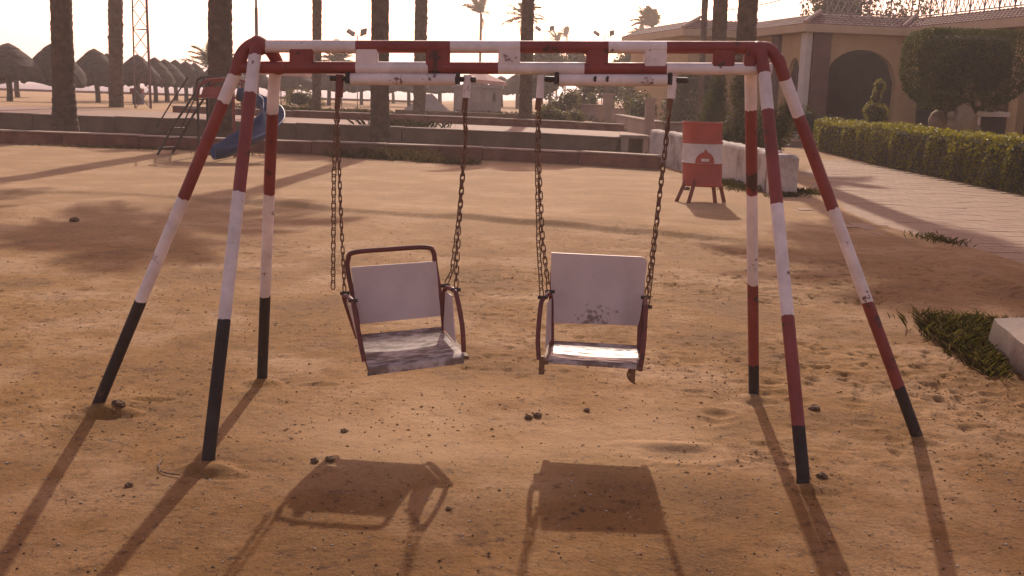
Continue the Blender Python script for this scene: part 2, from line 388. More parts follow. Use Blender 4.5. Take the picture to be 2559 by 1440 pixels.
def leaves(P, size, up=0.3, aspect=0.55, jitter=0.35, nrm=None, rng=RNG):
    """one small quad leaf at each point, random tilt (biased to the given normals)"""
    n = len(P); P = np.asarray(P, float)
    d = rng.normal(size=(n, 3)); 
    if nrm is not None: d = d * 0.7 + np.asarray(nrm)
    d[:, 2] += up; d /= np.linalg.norm(d, axis=1)[:, None]
    a = rng.normal(size=(n, 3)); a -= d * np.sum(a * d, 1)[:, None]; a /= np.linalg.norm(a, axis=1)[:, None]
    b = np.cross(d, a); s = size * (1 + rng.uniform(-jitter, jitter, (n, 1)))
    A, B = a * s * 0.5, b * s * 0.5 * aspect
    V = np.stack([P - A, P + B - A * 0.1, P + A, P - B - A * 0.1], 1).reshape(-1, 3)
    return V, np.arange(n * 4).reshape(-1, 4)

# ------------------------------------------------------------------ terrain
def hsh(i, j, sd):
    n = (i * 374761393 + j * 668265263 + sd * 2147483) & 0x7fffffff
    n = ((n ^ (n >> 13)) * 1274126177) & 0x7fffffff
    return ((n ^ (n >> 16)) & 0xffff) / 65535.0
def vnoise(x, y, sd=0):
    xi = np.floor(x).astype(np.int64); yi = np.floor(y).astype(np.int64); fx = x - xi; fy = y - yi
    fx = fx * fx * (3 - 2 * fx); fy = fy * fy * (3 - 2 * fy)
    a = hsh(xi, yi, sd); b = hsh(xi + 1, yi, sd); c = hsh(xi, yi + 1, sd); d = hsh(xi + 1, yi + 1, sd)
    return (a * (1 - fx) + b * fx) * (1 - fy) + (c * (1 - fx) + d * fx) * fy - 0.5
def sstep(a, b, x):
    t = np.clip((x - a) / (b - a), 0, 1); return t * t * (3 - 2 * t)
KERB = [(-60, 28.6), (-12.5, 25.45), (-5.7, 24.95), (0.1, 24.5), (3.2, 23.1)]
NEAR = [(-60, 35.5), (-15, 32.3), (-8, 31.3), (0, 29.3), (2.7, 27.5)]
FAR = [(-60, 44), (-15, 39.4), (-8, 37.0), (0, 34.4), (3.6, 32.4)]
def line_y(L, x): return np.interp(x, [p[0] for p in L], [p[1] for p in L])
def plaza_left(y): return np.interp(y, [8, 9.5, 10.5, 12.5, 15, 18.5, 22.5, 32], [5.3, 4.9, 4.6, 4.3, 4.3, 4.75, 5.8, 8.0])
def plaza_mask(x, y): return sstep(-0.1, 1.3, x - plaza_left(y) + 0.9 * vnoise(x * 0.8, y * 0.5, 50)) * sstep(9.6, 9.4, x) * sstep(8.0, 9.5, y) * sstep(34, 33, y)
# scuffed hollows, rim heaps and footprints: (x, y, radius x, radius y, depth)
PITS = [(0.80, 4.55, 0.16, 0.09, -0.022), (0.74, 4.70, 0.20, 0.05, 0.012), (-1.05, 5.47, 0.11, 0.035, -0.014), (-1.83, 5.14, 0.10, 0.03, -0.014),
        (-1.95, 4.93, 0.12, 0.06, 0.035), (-2.06, 4.90, 0.10, 0.07, 0.025), (-1.27, 4.20, 0.10, 0.07, 0.025), (-1.18, 4.15, 0.09, 0.05, 0.02), (-1.35, 5.5, 0.09, 0.06, 0.02),
        (1.30, 4.16, 0.09, 0.05, 0.02), (2.02, 4.85, 0.09, 0.06, 0.02), (1.36, 5.46, 0.10, 0.06, 0.02),
        (-0.45, 4.85, 0.60, 0.40, -0.014), (0.42, 4.75, 0.60, 0.40, -0.014)]
_pr = np.random.default_rng(3)
for _ in range(300):
    y = 4.6 + 13 * _pr.random() ** 1.3; x = _pr.uniform(-0.62, 0.62) * y * 0.85
    if y < 6.2 and abs(x) < 1.0 and _pr.random() < 0.7: continue
    PITS.append((x, y, _pr.uniform(0.05, 0.13), _pr.uniform(0.05, 0.12), -_pr.uniform(0.002, 0.007)))
for _ in range(160):
    y = _pr.uniform(4.4, 6.3); x = _pr.uniform(1.0, 2.9)
    PITS.append((x, y, _pr.uniform(0.03, 0.08), _pr.uniform(0.03, 0.06), -_pr.uniform(0.004, 0.013)))

def terrain(x, y, cell=None, pits=True):
    x = np.asarray(x, float); y = np.asarray(y, float)
    c = np.zeros_like(x) if cell is None else cell
    z = 0.034 * vnoise(x * 0.45, y * 0.45, 1) + 0.012 * vnoise(x * 1.3, y * 1.3, 2)
    rough = (0.30 + 0.75 * sstep(0.0, 0.35, vnoise(x * 0.8, y * 0.8, 23) + 0.1)) * (0.25 + 0.75 * sstep(4.3, 5.8, y) + 0.5 * sstep(0.7, 1.6, x) * sstep(4.2, 4.9, y)) * (1 - 0.35 * sstep(14, 22, y))
    for k, (fr, am) in enumerate(((4.5, 0.005), (9.5, 0.007), (19, 0.008), (36, 0.006))):
        n = vnoise(x * fr, y * fr * 1.25, 10 + k)
        lump = np.where(n > 0.12, (n - 0.12) * 1.9, n * 0.35)
        z = z + am * lump * rough * sstep(0.55, 0.25, c * fr)
    pk = vnoise(x * 15, y * 8, 21) + 0.6 * vnoise(x * 31, y * 17, 22)
    z = z - 0.010 * rough * sstep(0.24, 0.40, pk) * sstep(0.09, 0.03, c)
    if pits:
        for (px, py, rx, ry, dp) in PITS:
            s = (np.abs(x - px) < rx * 2.4) & (np.abs(y - py) < ry * 2.4)
            if s.any():
                q = ((x[s] - px) / rx) ** 2 + ((y[s] - py) / ry) ** 2
                z[s] += dp * np.exp(-q) - dp * 0.35 * np.exp(-(np.sqrt(q) - 1.45) ** 2 * 6)
    # low wind-cut step that crosses the yard
    yr = np.interp(x, [-9, -7.2, -5.9, -4.4, -2.0, 0.1, 2.0, 3.5], [14.4, 14.53, 14.7, 14.35, 13.5, 12.8, 12.1, 11.6]) + 0.25 * vnoise(x * 1.7, x * 0 + 3, 30)
    amp = 0.05 * sstep(3.6, 2.0, x) * (0.45 + 1.1 * (vnoise(x * 0.6, x * 0, 31) + 0.5))
    z = z + amp * sstep(-0.08, 0.10, y - yr) * (1 - sstep(0.3, 2.2, y - yr))
    # faint border ridge beside the paved square
    xr = np.interp(y, [8, 9, 10, 11.1, 12.5], [4.62, 4.50, 4.42, 4.36, 4.25])
    z = z + 0.035 * np.exp(-((x - xr) / 0.14) ** 2) * sstep(8.0, 8.6, y) * sstep(12.3, 11.2, y)
    pm = plaza_mask(x, y); z = z * (1 - pm * 0.8) - 0.034 * pm + 0.03 * np.exp(-((x - plaza_left(y) - 0.25 + 1.1 * vnoise(y * 0.6, x * 0.7, 51)) / 0.45) ** 2) * sstep(7.5, 9, y) * sstep(33, 30, y)
    # raised beds, path level and beach on the sea side
    L = sstep(3.55, 3.15, x)
    ky, ny, fy = line_y(KERB, x), line_y(NEAR, x), line_y(FAR, x)
    up = 0.03 * sstep(0.05, 0.2, y - ky) + 0.41 * sstep(0.10, 0.25, y - ny) + 0.05 * sstep(0.1, 0.25, y - fy)
    z = z + L * up
    z = z - 0.14 * sstep(44, 60, y) * L + 0.18 * sstep(26, 40, y) * (1 - L)
    yc = np.interp(x, [-30, -12, 30], [98, 100, 320])
    z = z - 1.6 * sstep(0.0, 5.0, y - yc)
    return z

def build_ground():
    def grow(a, b, c0, g, lim):
        o = []; v = a; c = c0
        while v < b: v += c; o.append(v); c = min(c * g, lim)
        return o
    h = 0.0165
    xm = np.arange(-4.4, 4.4001, h); xr = np.array(grow(4.4, 160, h, 1.085, 5))
    xs = np.concatenate([-xr[::-1], xm, xr])
    ym = np.arange(2.6, 9.2, h); yf = np.array(grow(ym[-1], 330, h, 1.012, 3.0)); yb = -np.array(grow(-2.6, 18, h * 2, 1.15, 3))[::-1]
    ys = np.concatenate([yb, ym, yf])
    X, Y = np.meshgrid(xs, ys)
    dx = np.gradient(xs)[None, :] * np.ones_like(X); dy = np.gradient(ys)[:, None] * np.ones_like(X)
    Z = terrain(X.ravel(), Y.ravel(), np.maximum(dx, dy).ravel())
    nx, ny = len(xs), len(ys); V = np.stack([X.ravel(), Y.ravel(), Z], 1)
    i = np.arange(nx - 1)[None, :] + (np.arange(ny - 1) * nx)[:, None]; i = i.ravel()
    o = mesh_from_arrays('ground', V, np.stack([i, i + 1, i + nx + 1, i + nx], 1), 'sand', smooth=True)
    x, y = X.ravel(), Y.ravel()
    dust = 1.15 * np.exp(-(((x + 0.05) / 1.05) ** 2 + ((y - 4.66) / 0.46) ** 2)) + 0.8 * np.exp(-(((x - 0.5) / 0.5) ** 2 + ((y - 5.1) / 0.5) ** 2)) + 0.6 * np.exp(-(((x + 0.55) / 0.5) ** 2 + ((y - 5.2) / 0.5) ** 2))
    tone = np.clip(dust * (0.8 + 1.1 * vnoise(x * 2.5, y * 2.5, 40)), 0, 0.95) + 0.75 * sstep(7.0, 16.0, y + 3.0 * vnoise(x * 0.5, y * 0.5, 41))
    damp_shade = 0.35 * sstep(1.0, 2.4, np.abs(x)) * sstep(4.6, 3.2, y) + sstep(5.2, 3.6, y + 0.8 * vnoise(x * 1.2, y * 1.2, 42)) * (1 - np.clip(dust, 0, 1)) * 0.75 + 0.6 * sstep(1.8, 3.2, x) * sstep(14, 8, y)  # moist foreground, plus vignette and shade painted into corners and right side
    ky, ny = line_y(KERB, x), line_y(NEAR, x); soil = sstep(0.1, 0.3, y - ky) * sstep(0.6, 0.2, y - ny) * sstep(3.4, 3.0, x)
    soil = np.maximum(soil, 0.55 * sstep(0.2, 0.6, y - line_y(FAR, x)) * sstep(54, 40, y) * sstep(6.0, 3.0, x) * sstep(-0.15, 0.25, vnoise(x * 0.4, y * 0.3, 44)))
    for nm, a in (('soil', soil), ('tone', np.clip(tone, 0, 1)), ('damp_shade', np.clip(damp_shade, 0, 1))):
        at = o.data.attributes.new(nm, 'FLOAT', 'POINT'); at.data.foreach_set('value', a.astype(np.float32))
    tag(o, kind='structure'); return o
build_ground()
def gz(x, y): return float(terrain(np.array([x]), np.array([y]))[0])

mb = MB(); mb.add([(-4000, 92, -0.35), (4000, 92, -0.35), (4000, 4500, -0.35), (-4000, 4500, -0.35)], [(0, 1, 2, 3)])
tag(mb.build('sea', 'sea'), kind='structure')

# pink promenade on the raised level
mb = MB(); xs = [-60, -30, -15, -11, -8, -4, 0, 2.7]
for a, b in zip(xs, xs[1:]):
    n0, n1, f0, f1 = [float(line_y(Lx, q)) for Lx, q in ((NEAR, a), (NEAR, b), (FAR, a), (FAR, b))]
    mb.add([(a, n0 + 0.02, 0.5), (b, n1 + 0.02, 0.5), (b, f1, 0.5), (a, f0, 0.5)], [(0, 1, 2, 3)])
mb.add([(2.7, 27.52, 0.5), (3.5, 28.2, 0.49), (4.1, 30.2, 0.47), (3.2, 32.6, 0.5), (2.7, 32.9, 0.5)], [(0, 1, 2, 3, 4)])
tag(mb.build('promenade', 'path'), kind='structure')

# ------------------------------------------------------------------ kerbs and low walls, block by block
def block_wall(name, label, line, xr, h, th, step, mat, zf, part='kerb_block', top=None, hj=0.012, cat='wall'):
    x0, x1 = xr; t = thing(name, label, cat, ((x0 + x1) / 2, float(line_y(line, (x0 + x1) / 2)), zf((x0 + x1) / 2)))
    x = x0
    while x < x1 - 0.05:
        e = min(x + step * random.uniform(0.85, 1.15), x1)
        ya, yb = float(line_y(line, x)), float(line_y(line, e)); rz = math.atan2(yb - ya, e - x); ln = math.hypot(e - x, yb - ya)
        z0 = zf((x + e) / 2); hh = h + random.uniform(-hj, hj)
        c = ((x + e) / 2, (ya + yb) / 2 + th / 2 + random.uniform(-0.012, 0.012), z0 + hh / 2 - 0.1)
        b = MB().bbox(c, (ln - 0.016, th, hh + 0.2), 0.018, rz + random.uniform(-0.004, 0.004)).build(part, mat, t)
        if top: MB().bbox((c[0], c[1] + 0.09, z0 + hh + 0.016), (ln - 0.03, th + 0.23, 0.03), 0.008, rz).build(top, 'kerb_top', t)  # added pale cap that carries the painted sunlit strip
        x = e
    return t
block_wall('kerb_wall', 'long low red kerb wall along the far edge of the sand playground', KERB, (-30, 3.2), 0.28, 0.24, 2.1, 'kerb', lambda x: 0.0, top='lit_kerb_cap')
block_wall('retaining_wall', 'brown retaining wall holding up the pink promenade behind the planting bed', [(a, b - 0.24) for a, b in NEAR], (-30, 2.7), 0.34, 0.24, 3.0, 'wall_brown', lambda x: 0.15, 'wall_panel', 'lit_wall_cap')
block_wall('kerb_wall', 'dark red kerb wall along the far side of the pink promenade', [(a, b + 0.02) for a, b in FAR], (-12.6, 3.3), 0.20, 0.26, 2.4, 'kerb', lambda x: 0.5, top='lit_kerb_cap')
block_wall('kerb_wall', 'short brown kerb on the grass behind the trunks, second row from the promenade', [(-11, 43.6), (-2, 41.8), (4, 40.2)], (-4.9, 1.0), 0.26, 0.3, 2.2, 'wall_brown', lambda x: 0.5)
block_wall('kerb_wall', 'farthest low kerb at the top of the beach before the sea', [(-60, 96), (20, 96.5)], (-58, -9), 0.22, 0.4, 5.0, 'kerb', lambda x: 0.33)
# end pier of the retaining wall
t = thing('wall_pier', 'squat pale pier with a dark recess at the right end of the retaining wall', 'pier', (2.85, 27.2, 0.1))
MB().bbox((2.80, 27.15, 0.22), (0.16, 0.5, 0.62), 0.02).build('pier_side', 'garden_wall', t)
MB().bbox((3.32, 27.25, 0.22), (0.14, 0.5, 0.62), 0.02).build('pier_side', 'garden_wall', t)
MB().bbox((3.05, 27.2, 0.56), (0.72, 0.62, 0.08), 0.015).build('cap', 'kerb_top', t)
MB().box((3.05, 27.42, 0.2), (0.38, 0.1, 0.6)).build('back_panel', 'wall_brown', t)

# whitewashed wall that runs towards the camera behind the drum
def white_wall():
    base = spline([(3.25, 25.6), (3.62, 23.3), (3.92, 21.4), (4.22, 19.7), (4.40, 18.35)], 12)
    t = thing('low_wall', 'peeling whitewashed low wall behind the red and white drum', 'wall', (3.9, 21.5, 0))
    n = len(base); vs = []
    for i, p in enumerate(base):
        d = (base[min(i + 1, n - 1)] - base[max(i - 1, 0)]).normalized(); s = Vector((-d.y, d.x, 0))
        top = 0.80 - 0.10 * i / n + random.uniform(-0.014, 0.014)
        for off, z in ((-0.02, -0.1), (-0.01, 0.25), (0.0, top - 0.05), (0.03, top), (0.26, top + 0.01), (0.30, top - 0.04), (0.31, -0.1)):
            q = p + s * off; vs.append((q.x + random.uniform(-0.008, 0.008), q.y, z))
    fs = []
    for i in range(n - 1):
        for k in range(6): fs.append((i * 7 + k, i * 7 + k + 1, (i + 1) * 7 + k + 1, (i + 1) * 7 + k))
    fs += [tuple(range(6, -1, -1)), tuple((n - 1) * 7 + k for k in range(7))]
    o = MB().add(vs, fs).build('wall_body', 'whitewash', t)
    e = MB().bbox((4.58, 17.95, 0.30), (0.46, 0.62, 0.78), 0.05, -0.12).build('end_pier', 'whitewash', t)
    for ob in (o, e):
        bpy_mod = ob.modifiers.new('soften', 'BEVEL'); bpy_mod.width = 0.012; bpy_mod.segments = 2; bpy_mod.limit_method = 'ANGLE'
white_wall()

# ------------------------------------------------------------------ paved square at the right
sq = MB(); ys = np.linspace(8.2, 33.5, 40)
for a, b in zip(ys, ys[1:]):
    sq.add([(float(plaza_left(a)) + 0.15, a, -0.019), (9.42, a, -0.019), (9.42, b, -0.019), (float(plaza_left(b)) + 0.15, b, -0.019)], [(0, 1, 2, 3)])
plaza = sq.build('paved_square', 'path', None); tag(plaza, kind='structure')
pav = MB().bbox((0, 0, 0), (0.481, 0.241, 0.05), 0.005).build('paver', 'paver', plaza); pav_mesh = pav.data
pl = []
y = 9.2; row = 0
while y < 33.2:
    x = 4.5 + (0.24 if row % 2 else 0)
    while x < 9.25:
        if x - 0.2 > plaza_left(y) + 0.12 * random.uniform(-1, 1.5): pl.append((x, y))
        x += 0.487
    y += 0.247; row += 1
pl.sort(key=lambda q: math.hypot(*q)); rest = MB()
for i, (x, y) in enumerate(pl):
    z = -0.028 + random.uniform(-0.003, 0.003)
    if i < 299:
        o = pav if i == 0 else pav.copy()
        if i: COL.objects.link(o); o.parent = plaza
        o.location = (x, y, z); o.rotation_euler = (random.uniform(-.012, .012), random.uniform(-.008, .008), random.uniform(-.012, .012))
    else:
        rest.bbox((x, y, z), (0.481, 0.241, 0.05), 0.005, random.uniform(-.012, .012))
ro = rest.build('paver_field', 'paver', plaza); tag(ro, kind='stuff')

# ------------------------------------------------------------------ palms
def frond_mesh(name, droop=0.6, n=22, wid=0.30, seed=0, lw=0.018):
    r = random.Random(seed); vs, fs = [], []
    def pt(t): return Vector((t * (1 - 0.18 * droop * t), 0, 0.16 * math.sin(t * 2.2) - droop * 0.55 * t * t))
    pr = []
    for i in range(9):
        t = i / 8; p = pt(t); w = 0.014 * (1 - 0.8 * t)
        pr.append(len(vs)); vs += [p + Vector((0, w, 0)), p + Vector((0, -w, 0)), p + Vector((0, 0, w * 1.3))]
    for a, b in zip(pr, pr[1:]):
        for k in range(3): fs.append((a + k, a + (k + 1) % 3, b + (k + 1) % 3, b + k))
    for i in range(n):
        t = 0.16 + 0.83 * i / (n - 1); p = pt(t); w = wid * (math.sin(math.pi * (0.12 + 0.80 * t)) ** 0.7) * r.uniform(0.8, 1.1)
        for s in (-1, 1):
            tip = p + Vector((w * 0.75, s * w, -0.10 * w - droop * 0.35 * w + r.uniform(-0.02, 0.03)))
            m = p.lerp(tip, 0.45) + Vector((0, 0, 0.02)); h = Vector((lw, -s * 0.006, 0))
            b = len(vs); vs += [p - h, p + h, m + h, tip, m - h]; fs.append((b, b + 1, b + 2, b + 3, b + 4))
    me = bpy.data.meshes.new(name); me.from_pydata([tuple(v) for v in vs], [], fs); me.update(); return me
FR = [frond_mesh('frond', 0.35, 22, 0.26, 1), frond_mesh('frond', 0.7, 22, 0.26, 2), frond_mesh('frond', 1.05, 20, 0.24, 3)]
for f in FR: f.materials.append(M['frond'])
FD = frond_mesh('dry_frond', 1.3, 16, 0.16, 4); FD.materials.append(M['frond_dry'])
FS = [frond_mesh('frond', 0.15, 12, 0.24, 6, 0.045), frond_mesh('frond', 0.6, 12, 0.24, 7, 0.045)]
for f in FS: f.materials.append(M['frond'])

def palm(label, x, y, z, height, r0, r1, lean=0.0, boots=0.3, n=20, fl=2.2, wind=None, up=0.5, dry=5, group='palms', small=False, flare=1.25, seg=16, seed=0):
    r = random.Random(seed * 7 + 3)
    t = thing('palm_tree', label, 'palm tree', (x, y, z), 0, group)
    step = 0.09 if not small else 0.4
    nr = max(6, int(height / step)); vs, fs = [], []
    for i in range(nr + 1):
        q = i / nr; h = q * height; rr = (r0 + (r1 - r0) * q) * (1 + (flare - 1) * math.exp(-h * 2.2))
        saw = (i % 3) / 3.0
        for k in range(seg):
            a = 2 * math.pi * k / seg + 0.35 * (i % 2)
            jj = rr * (1 + boots * 0.10 * saw + r.uniform(-0.03, 0.035) * (1 + boots))
            if boots > 0.5 and r.random() < 0.05: jj += rr * r.uniform(0.08, 0.26) * boots
            vs.append((lean * h + jj * math.cos(a), jj * math.sin(a), h - 0.25 if i == 0 else h + r.uniform(-0.01, 0.01)))
    for i in range(nr):
        for k in range(seg): fs.append((i * seg + k, i * seg + (k + 1) % seg, (i + 1) * seg + (k + 1) % seg, (i + 1) * seg + k))
    MB().add(vs, fs).build('trunk', 'trunk', t, world=False)
    top = Vector((lean * height, 0, height))
    ms = FS if small else FR
    for i in range(n):
        o = bpy.data.objects.new('frond', ms[min(len(ms) - 1, int(len(ms) * r.random()))]); COL.objects.link(o); o.parent = t
        az = 2 * math.pi * i * 0.382 + r.uniform(-0.3, 0.3)
        el = up + (1.1 - up) * (1 - i / n) - 0.75 * (i / n) + r.uniform(-0.15, 0.15)
        if wind is not None:   # crown swept to one side by the sea wind
            d = (az - wind + math.pi) % (2 * math.pi) - math.pi; az = wind + d * 0.55; el = el * 0.75 + 0.18
        o.location = top + Vector((r.uniform(-.05, .05), r.uniform(-.05, .05), r.uniform(-0.25, 0.05)))
        s = fl * r.uniform(0.8, 1.12); o.rotation_euler = (r.uniform(-0.3, 0.3), -el, az); o.scale = (s, s, s)
    for i in range(dry):
        o = bpy.data.objects.new('dry_frond', FD); COL.objects.link(o); o.parent = t
        o.location = top + Vector((0, 0, -0.3 - 0.2 * r.random())); s = fl * r.uniform(0.55, 0.8)
        o.rotation_euler = (r.uniform(-0.3, 0.3), r.uniform(0.5, 1.0), r.uniform(0, 6.28)); o.scale = (s, s, s)
    return t
G1 = 'palms standing along the promenade'
palm('thick palm trunk flared at its base, nearest the left edge of the photo', -12.05, 28.0, 0.15, 8.6, 0.29, 0.235, 0.018, 0.25, 20, 2.1, group=G1, seed=1, flare=1.3)
palm('shaggy palm trunk rising behind the promenade left of the lattice tower', -16.7, 43.9, 0.42, 9.5, 0.27, 0.30, 0.030, 0.9, 20, 2.2, group=G1, seed=2, flare=1.1)
palm('stoutest palm trunk behind the blue slide and ladder', -7.7, 27.3, 0.15, 8.4, 0.31, 0.285, 0.018, 0.35, 22, 2.3, group=G1, seed=3)
palm('slim bumpy palm trunk between slide and left swing seat, beyond the promenade', -8.25, 43.3, 0.45, 9.2, 0.175, 0.20, 0.012, 0.9, 18, 2.1, group=G1, seed=4, flare=1.1)
palm('smooth straight palm trunk rising behind the kerb above the left swing seat', -3.46, 26.6, 0.15, 8.2, 0.235, 0.205, -0.004, 0.15, 22, 2.2, group=G1, seed=5)
palm('ragged palm trunk seen through the top bars, right of the smooth straight trunk', -3.85, 41.4, 0.42, 9.0, 0.23, 0.25, 0.006, 0.9, 18, 2.1, group=G1, seed=6, flare=1.1)
palm('palm trunk with dark leaf stubs behind the gap between both swing seats', 0.3, 38.2, 0.42, 7.5, 0.235, 0.21, -0.009, 0.5, 20, 2.2, group=G1, seed=7, flare=1.15)
G2 = 'palms beside the villa'
palm('left of two rough palm trunks side by side in front of the villa gable', 5.45, 28.7, 0.05, 10.2, 0.19, 0.20, -0.03, 0.5, 20, 2.4, group=G2, seed=8)
palm('thicker right one of two rough palm trunks in front of the villa', 6.25, 29.2, 0.05, 10.8, 0.26, 0.265, -0.02, 0.6, 20, 2.4, group=G2, seed=9)
palm('thin wavy palm trunk left of the rough pair before the villa', 6.95, 40.0, 0.1, 10, 0.11, 0.12, -0.02, 0.6, 16, 2.0, group=G2, seed=10, flare=1.0)
G3 = 'distant palms against the white sky'
pi = math.pi
for a in [('distant palm with the largest windswept crown, left of the villa gable', 13.7, 110, 0.0, 8.5, 0.17, 0.17, 22, 2.6, pi * 0.93, 0.75, 3, 21),
          ('tall spindly distant palm with a few upright fronds above the left swing', -4.0, 110, 0.1, 9.3, 0.13, 0.14, 9, 2.3, pi * 0.9, 0.75, 1, 22),
          ('small distant palm blown sideways, alone over the middle of the bar', 7.55, 170, 0.1, 10.5, 0.13, 0.13, 12, 1.8, pi * 0.97, 0.5, 1, 23),
          ('small low distant palm crown just above the bar, left of the lone blown palm', 5.45, 150, 0.1, 8.6, 0.13, 0.13, 12, 1.9, pi, 0.35, 1, 24),
          ('little distant palm bending left beside the largest windswept one', 15.9, 140, 0.1, 9.0, 0.13, 0.13, 14, 2.0, pi * 0.9, 0.55, 1, 25),
          ('dense rounded distant palm crown next to the villa gable', 16.7, 120, 0.1, 7.0, 0.2, 0.2, 26, 2.1, None, 0.7, 0, 26),
          ('distant palm crown spreading behind the leaf-stubbed trunk', 0.45, 100, 0.2, 8.2, 0.16, 0.16, 18, 2.2, None, 0.3, 2, 27),
          ('low palm whose fronds fan out between the two top bars', -13.6, 80, 0.3, 3.1, 0.2, 0.2, 18, 2.0, None, 0.6, 0, 28),
          ('bushy low palm peeking out left of the stoutest trunk', -20.3, 70, 0.3, 2.3, 0.2, 0.2, 18, 2.0, None, 0.6, 0, 29)]:
    palm(a[0], a[1], a[2], a[3], a[4], a[5], a[6], 0.0, 0.4, a[7], a[8], a[9], a[10], a[11], G3, True, 1.0, 8, a[12])

# ------------------------------------------------------------------ thatched beach umbrellas
def thatch_canopy(seed, r, h):
    rr = random.Random(seed); mb = MB(); seg = 28
    for (k0, k1, lift) in ((0.0, 0.45, 0.10), (0.3, 0.78, 0.05), (0.62, 1.0, 0.0)):
        rings = []
        for j in range(4):
            q = k0 + (k1 - k0) * j / 3; ring = []
            for i in range(seg):
                a = 2 * math.pi * i / seg; e = rr.uniform(-0.06, 0.05) if j == 3 else rr.uniform(-0.02, 0.02)
                rad = r * (q * (1 + e)) + 0.02
                prof = (1 - q ** 1.55) * h + lift * h * 0.6 - (0.10 * h * (1 + 2.2 * rr.random()) if j == 3 else 0) + 0.05 * h * math.exp(-q * 9)
                ring.append((rad * math.cos(a), rad * math.sin(a), prof + rr.uniform(-0.015, 0.015)))
            rings.append(ring)
        vs = [p for g in rings for p in g]
        vs += [(p[0] * 0.97, p[1] * 0.97, p[2] - 0.10) for p in rings[3]]
        fs = []
        for j in range(4):
            for i in range(seg): fs.append((j * seg + i, j * seg + (i + 1) % seg, (j + 1) * seg + (i + 1) % seg, (j + 1) * seg + i))
        mb.add(vs, fs)
    mb.lathe([(0.001, h * 1.10), (0.10 * r, h * 1.07), (0.16 * r, h * 1.0)], 10)
    # loose straws hanging from the eave
    for i in range(90):
        a = rr.uniform(0, 6.283); q = r * rr.uniform(0.93, 1.03); z = rr.uniform(-0.02, 0.06) * h; L = rr.uniform(0.06, 0.34) * h
        ca, sa = math.cos(a), math.sin(a); w = 0.03
        mb.add([(q * ca - w * sa, q * sa + w * ca, z), (q * ca + w * sa, q * sa - w * ca, z), (q * 1.03 * ca, q * 1.03 * sa, z - L)], [(0, 1, 2)])
    return mb
def umbrella_proto(seed):
    t = thing('thatched_umbrella', 'thatched umbrella', 'beach umbrella')
    mb = MB(); mb.tube([(0.0, 0, -0.2), (0.02, 0, 0.5), (-0.01, 0.01, 1.1), (0, 0, 2.0)], [0.15, 0.13, 0.125, 0.10], 10, jag=0.08); mb.build('post', 'post', t, world=False)
    thatch_canopy(seed, 1.0, 1.0).build('canopy', 'thatch', t, world=False)
    return t
UMB = [umbrella_proto(1), umbrella_proto(2), umbrella_proto(3)]; UUSED = [False] * 3
GU = 'thatched umbrellas on the beach'
UL = [(-24.9, 51.7, 2.62, 1.45, 'thatched beach umbrella cut by the left edge of the photo, in front'),
      (-31.5, 66.5, 2.80, 1.35, 'thatched umbrella with a thin post just behind the one at the left edge'),
      (-23.5, 53.6, 2.82, 1.45, 'thatched umbrella half hidden by the trunk flared at its base'),
      (-22.9, 57.6, 2.74, 1.40, 'wide thatched umbrella in full view between the two left palm trunks'),
      (-24.2, 62.9, 2.66, 1.20, 'thatched umbrella partly behind the shaggy trunk, on its left side'),
      (-20.0, 55.6, 2.45, 1.15, 'thatched umbrella directly behind the lattice tower'),
      (-21.7, 63.3, 2.52, 1.10, 'thatched umbrella just right of the lattice tower'),
      (-21.8, 65.7, 2.6, 1.12, 'thatched umbrella two places right of the lattice tower'),
      (-22.9, 70.8, 2.66, 1.05, 'far thatched umbrella three places right of the lattice tower'),
      (-21.2, 67.6, 2.42, 1.05, 'low thatched umbrella seen above the slide ladder'),
      (-22.3, 73.0, 2.5, 1.05, 'far thatched umbrella left of the stoutest trunk'),
      (-19.6, 69.0, 2.5, 1.2, 'thatched umbrella seen just left of the swing frame apex'),
      (-17.6, 70.0, 2.6, 1.25, 'thatched umbrella behind the back leg at the left end of the swing'),
      (-16.2, 74.6, 2.5, 1.2, 'thatched umbrella under the flat pink parasol at the left'),
      (-15.2, 79.8, 2.5, 1.1, 'far thatched umbrella left of the slim bumpy trunk'),
      (-13.7, 81.7, 2.6, 1.3, 'far thatched umbrella behind the left hanging chain'),
      (-11.4, 77.2, 2.5, 1.35, 'thatched umbrella right of the left hanging chain'),
      (-10.6, 90.0, 2.6, 1.3, 'far thatched umbrella left of the smooth straight trunk'),
      (-8.6, 92.0, 2.6, 1.3, 'far thatched umbrella right of the smooth straight trunk'),
      (-6.6, 90.0, 2.5, 1.3, 'far thatched umbrella behind the grey low tent'),
      (-3.4, 84.0, 2.6, 1.25, 'far thatched umbrella above the left half of the grey kiosk'),
      (-1.3, 86.0, 2.5, 1.2, 'far thatched umbrella above the right half of the grey kiosk'),
      (-18.2, 66.0, 2.55, 1.35, 'thatched umbrella right behind the swing frame apex'),
      (-14.6, 68.0, 2.6, 1.4, 'thatched umbrella between the left end legs and the slim bumpy trunk'),
      (-12.6, 70.5, 2.55, 1.4, 'thatched umbrella just right of the slim bumpy trunk'),
      (-9.7, 71.0, 2.6, 1.4, 'thatched umbrella under the left pivot sleeve'),
      (-7.6, 74.0, 2.55, 1.4, 'thatched umbrella between smooth straight and ragged trunks'),
      (-5.6, 76.0, 2.6, 1.4, 'thatched umbrella directly behind the ragged trunk'),
      (0.0, 80.0, 2.5, 1.35, 'far thatched umbrella just right of the grey kiosk')]
def copy_tree(o, parent=None):
    c = o.copy(); COL.objects.link(c); c.parent = parent
    for ch in list(o.children): copy_tree(ch, c)
    return c
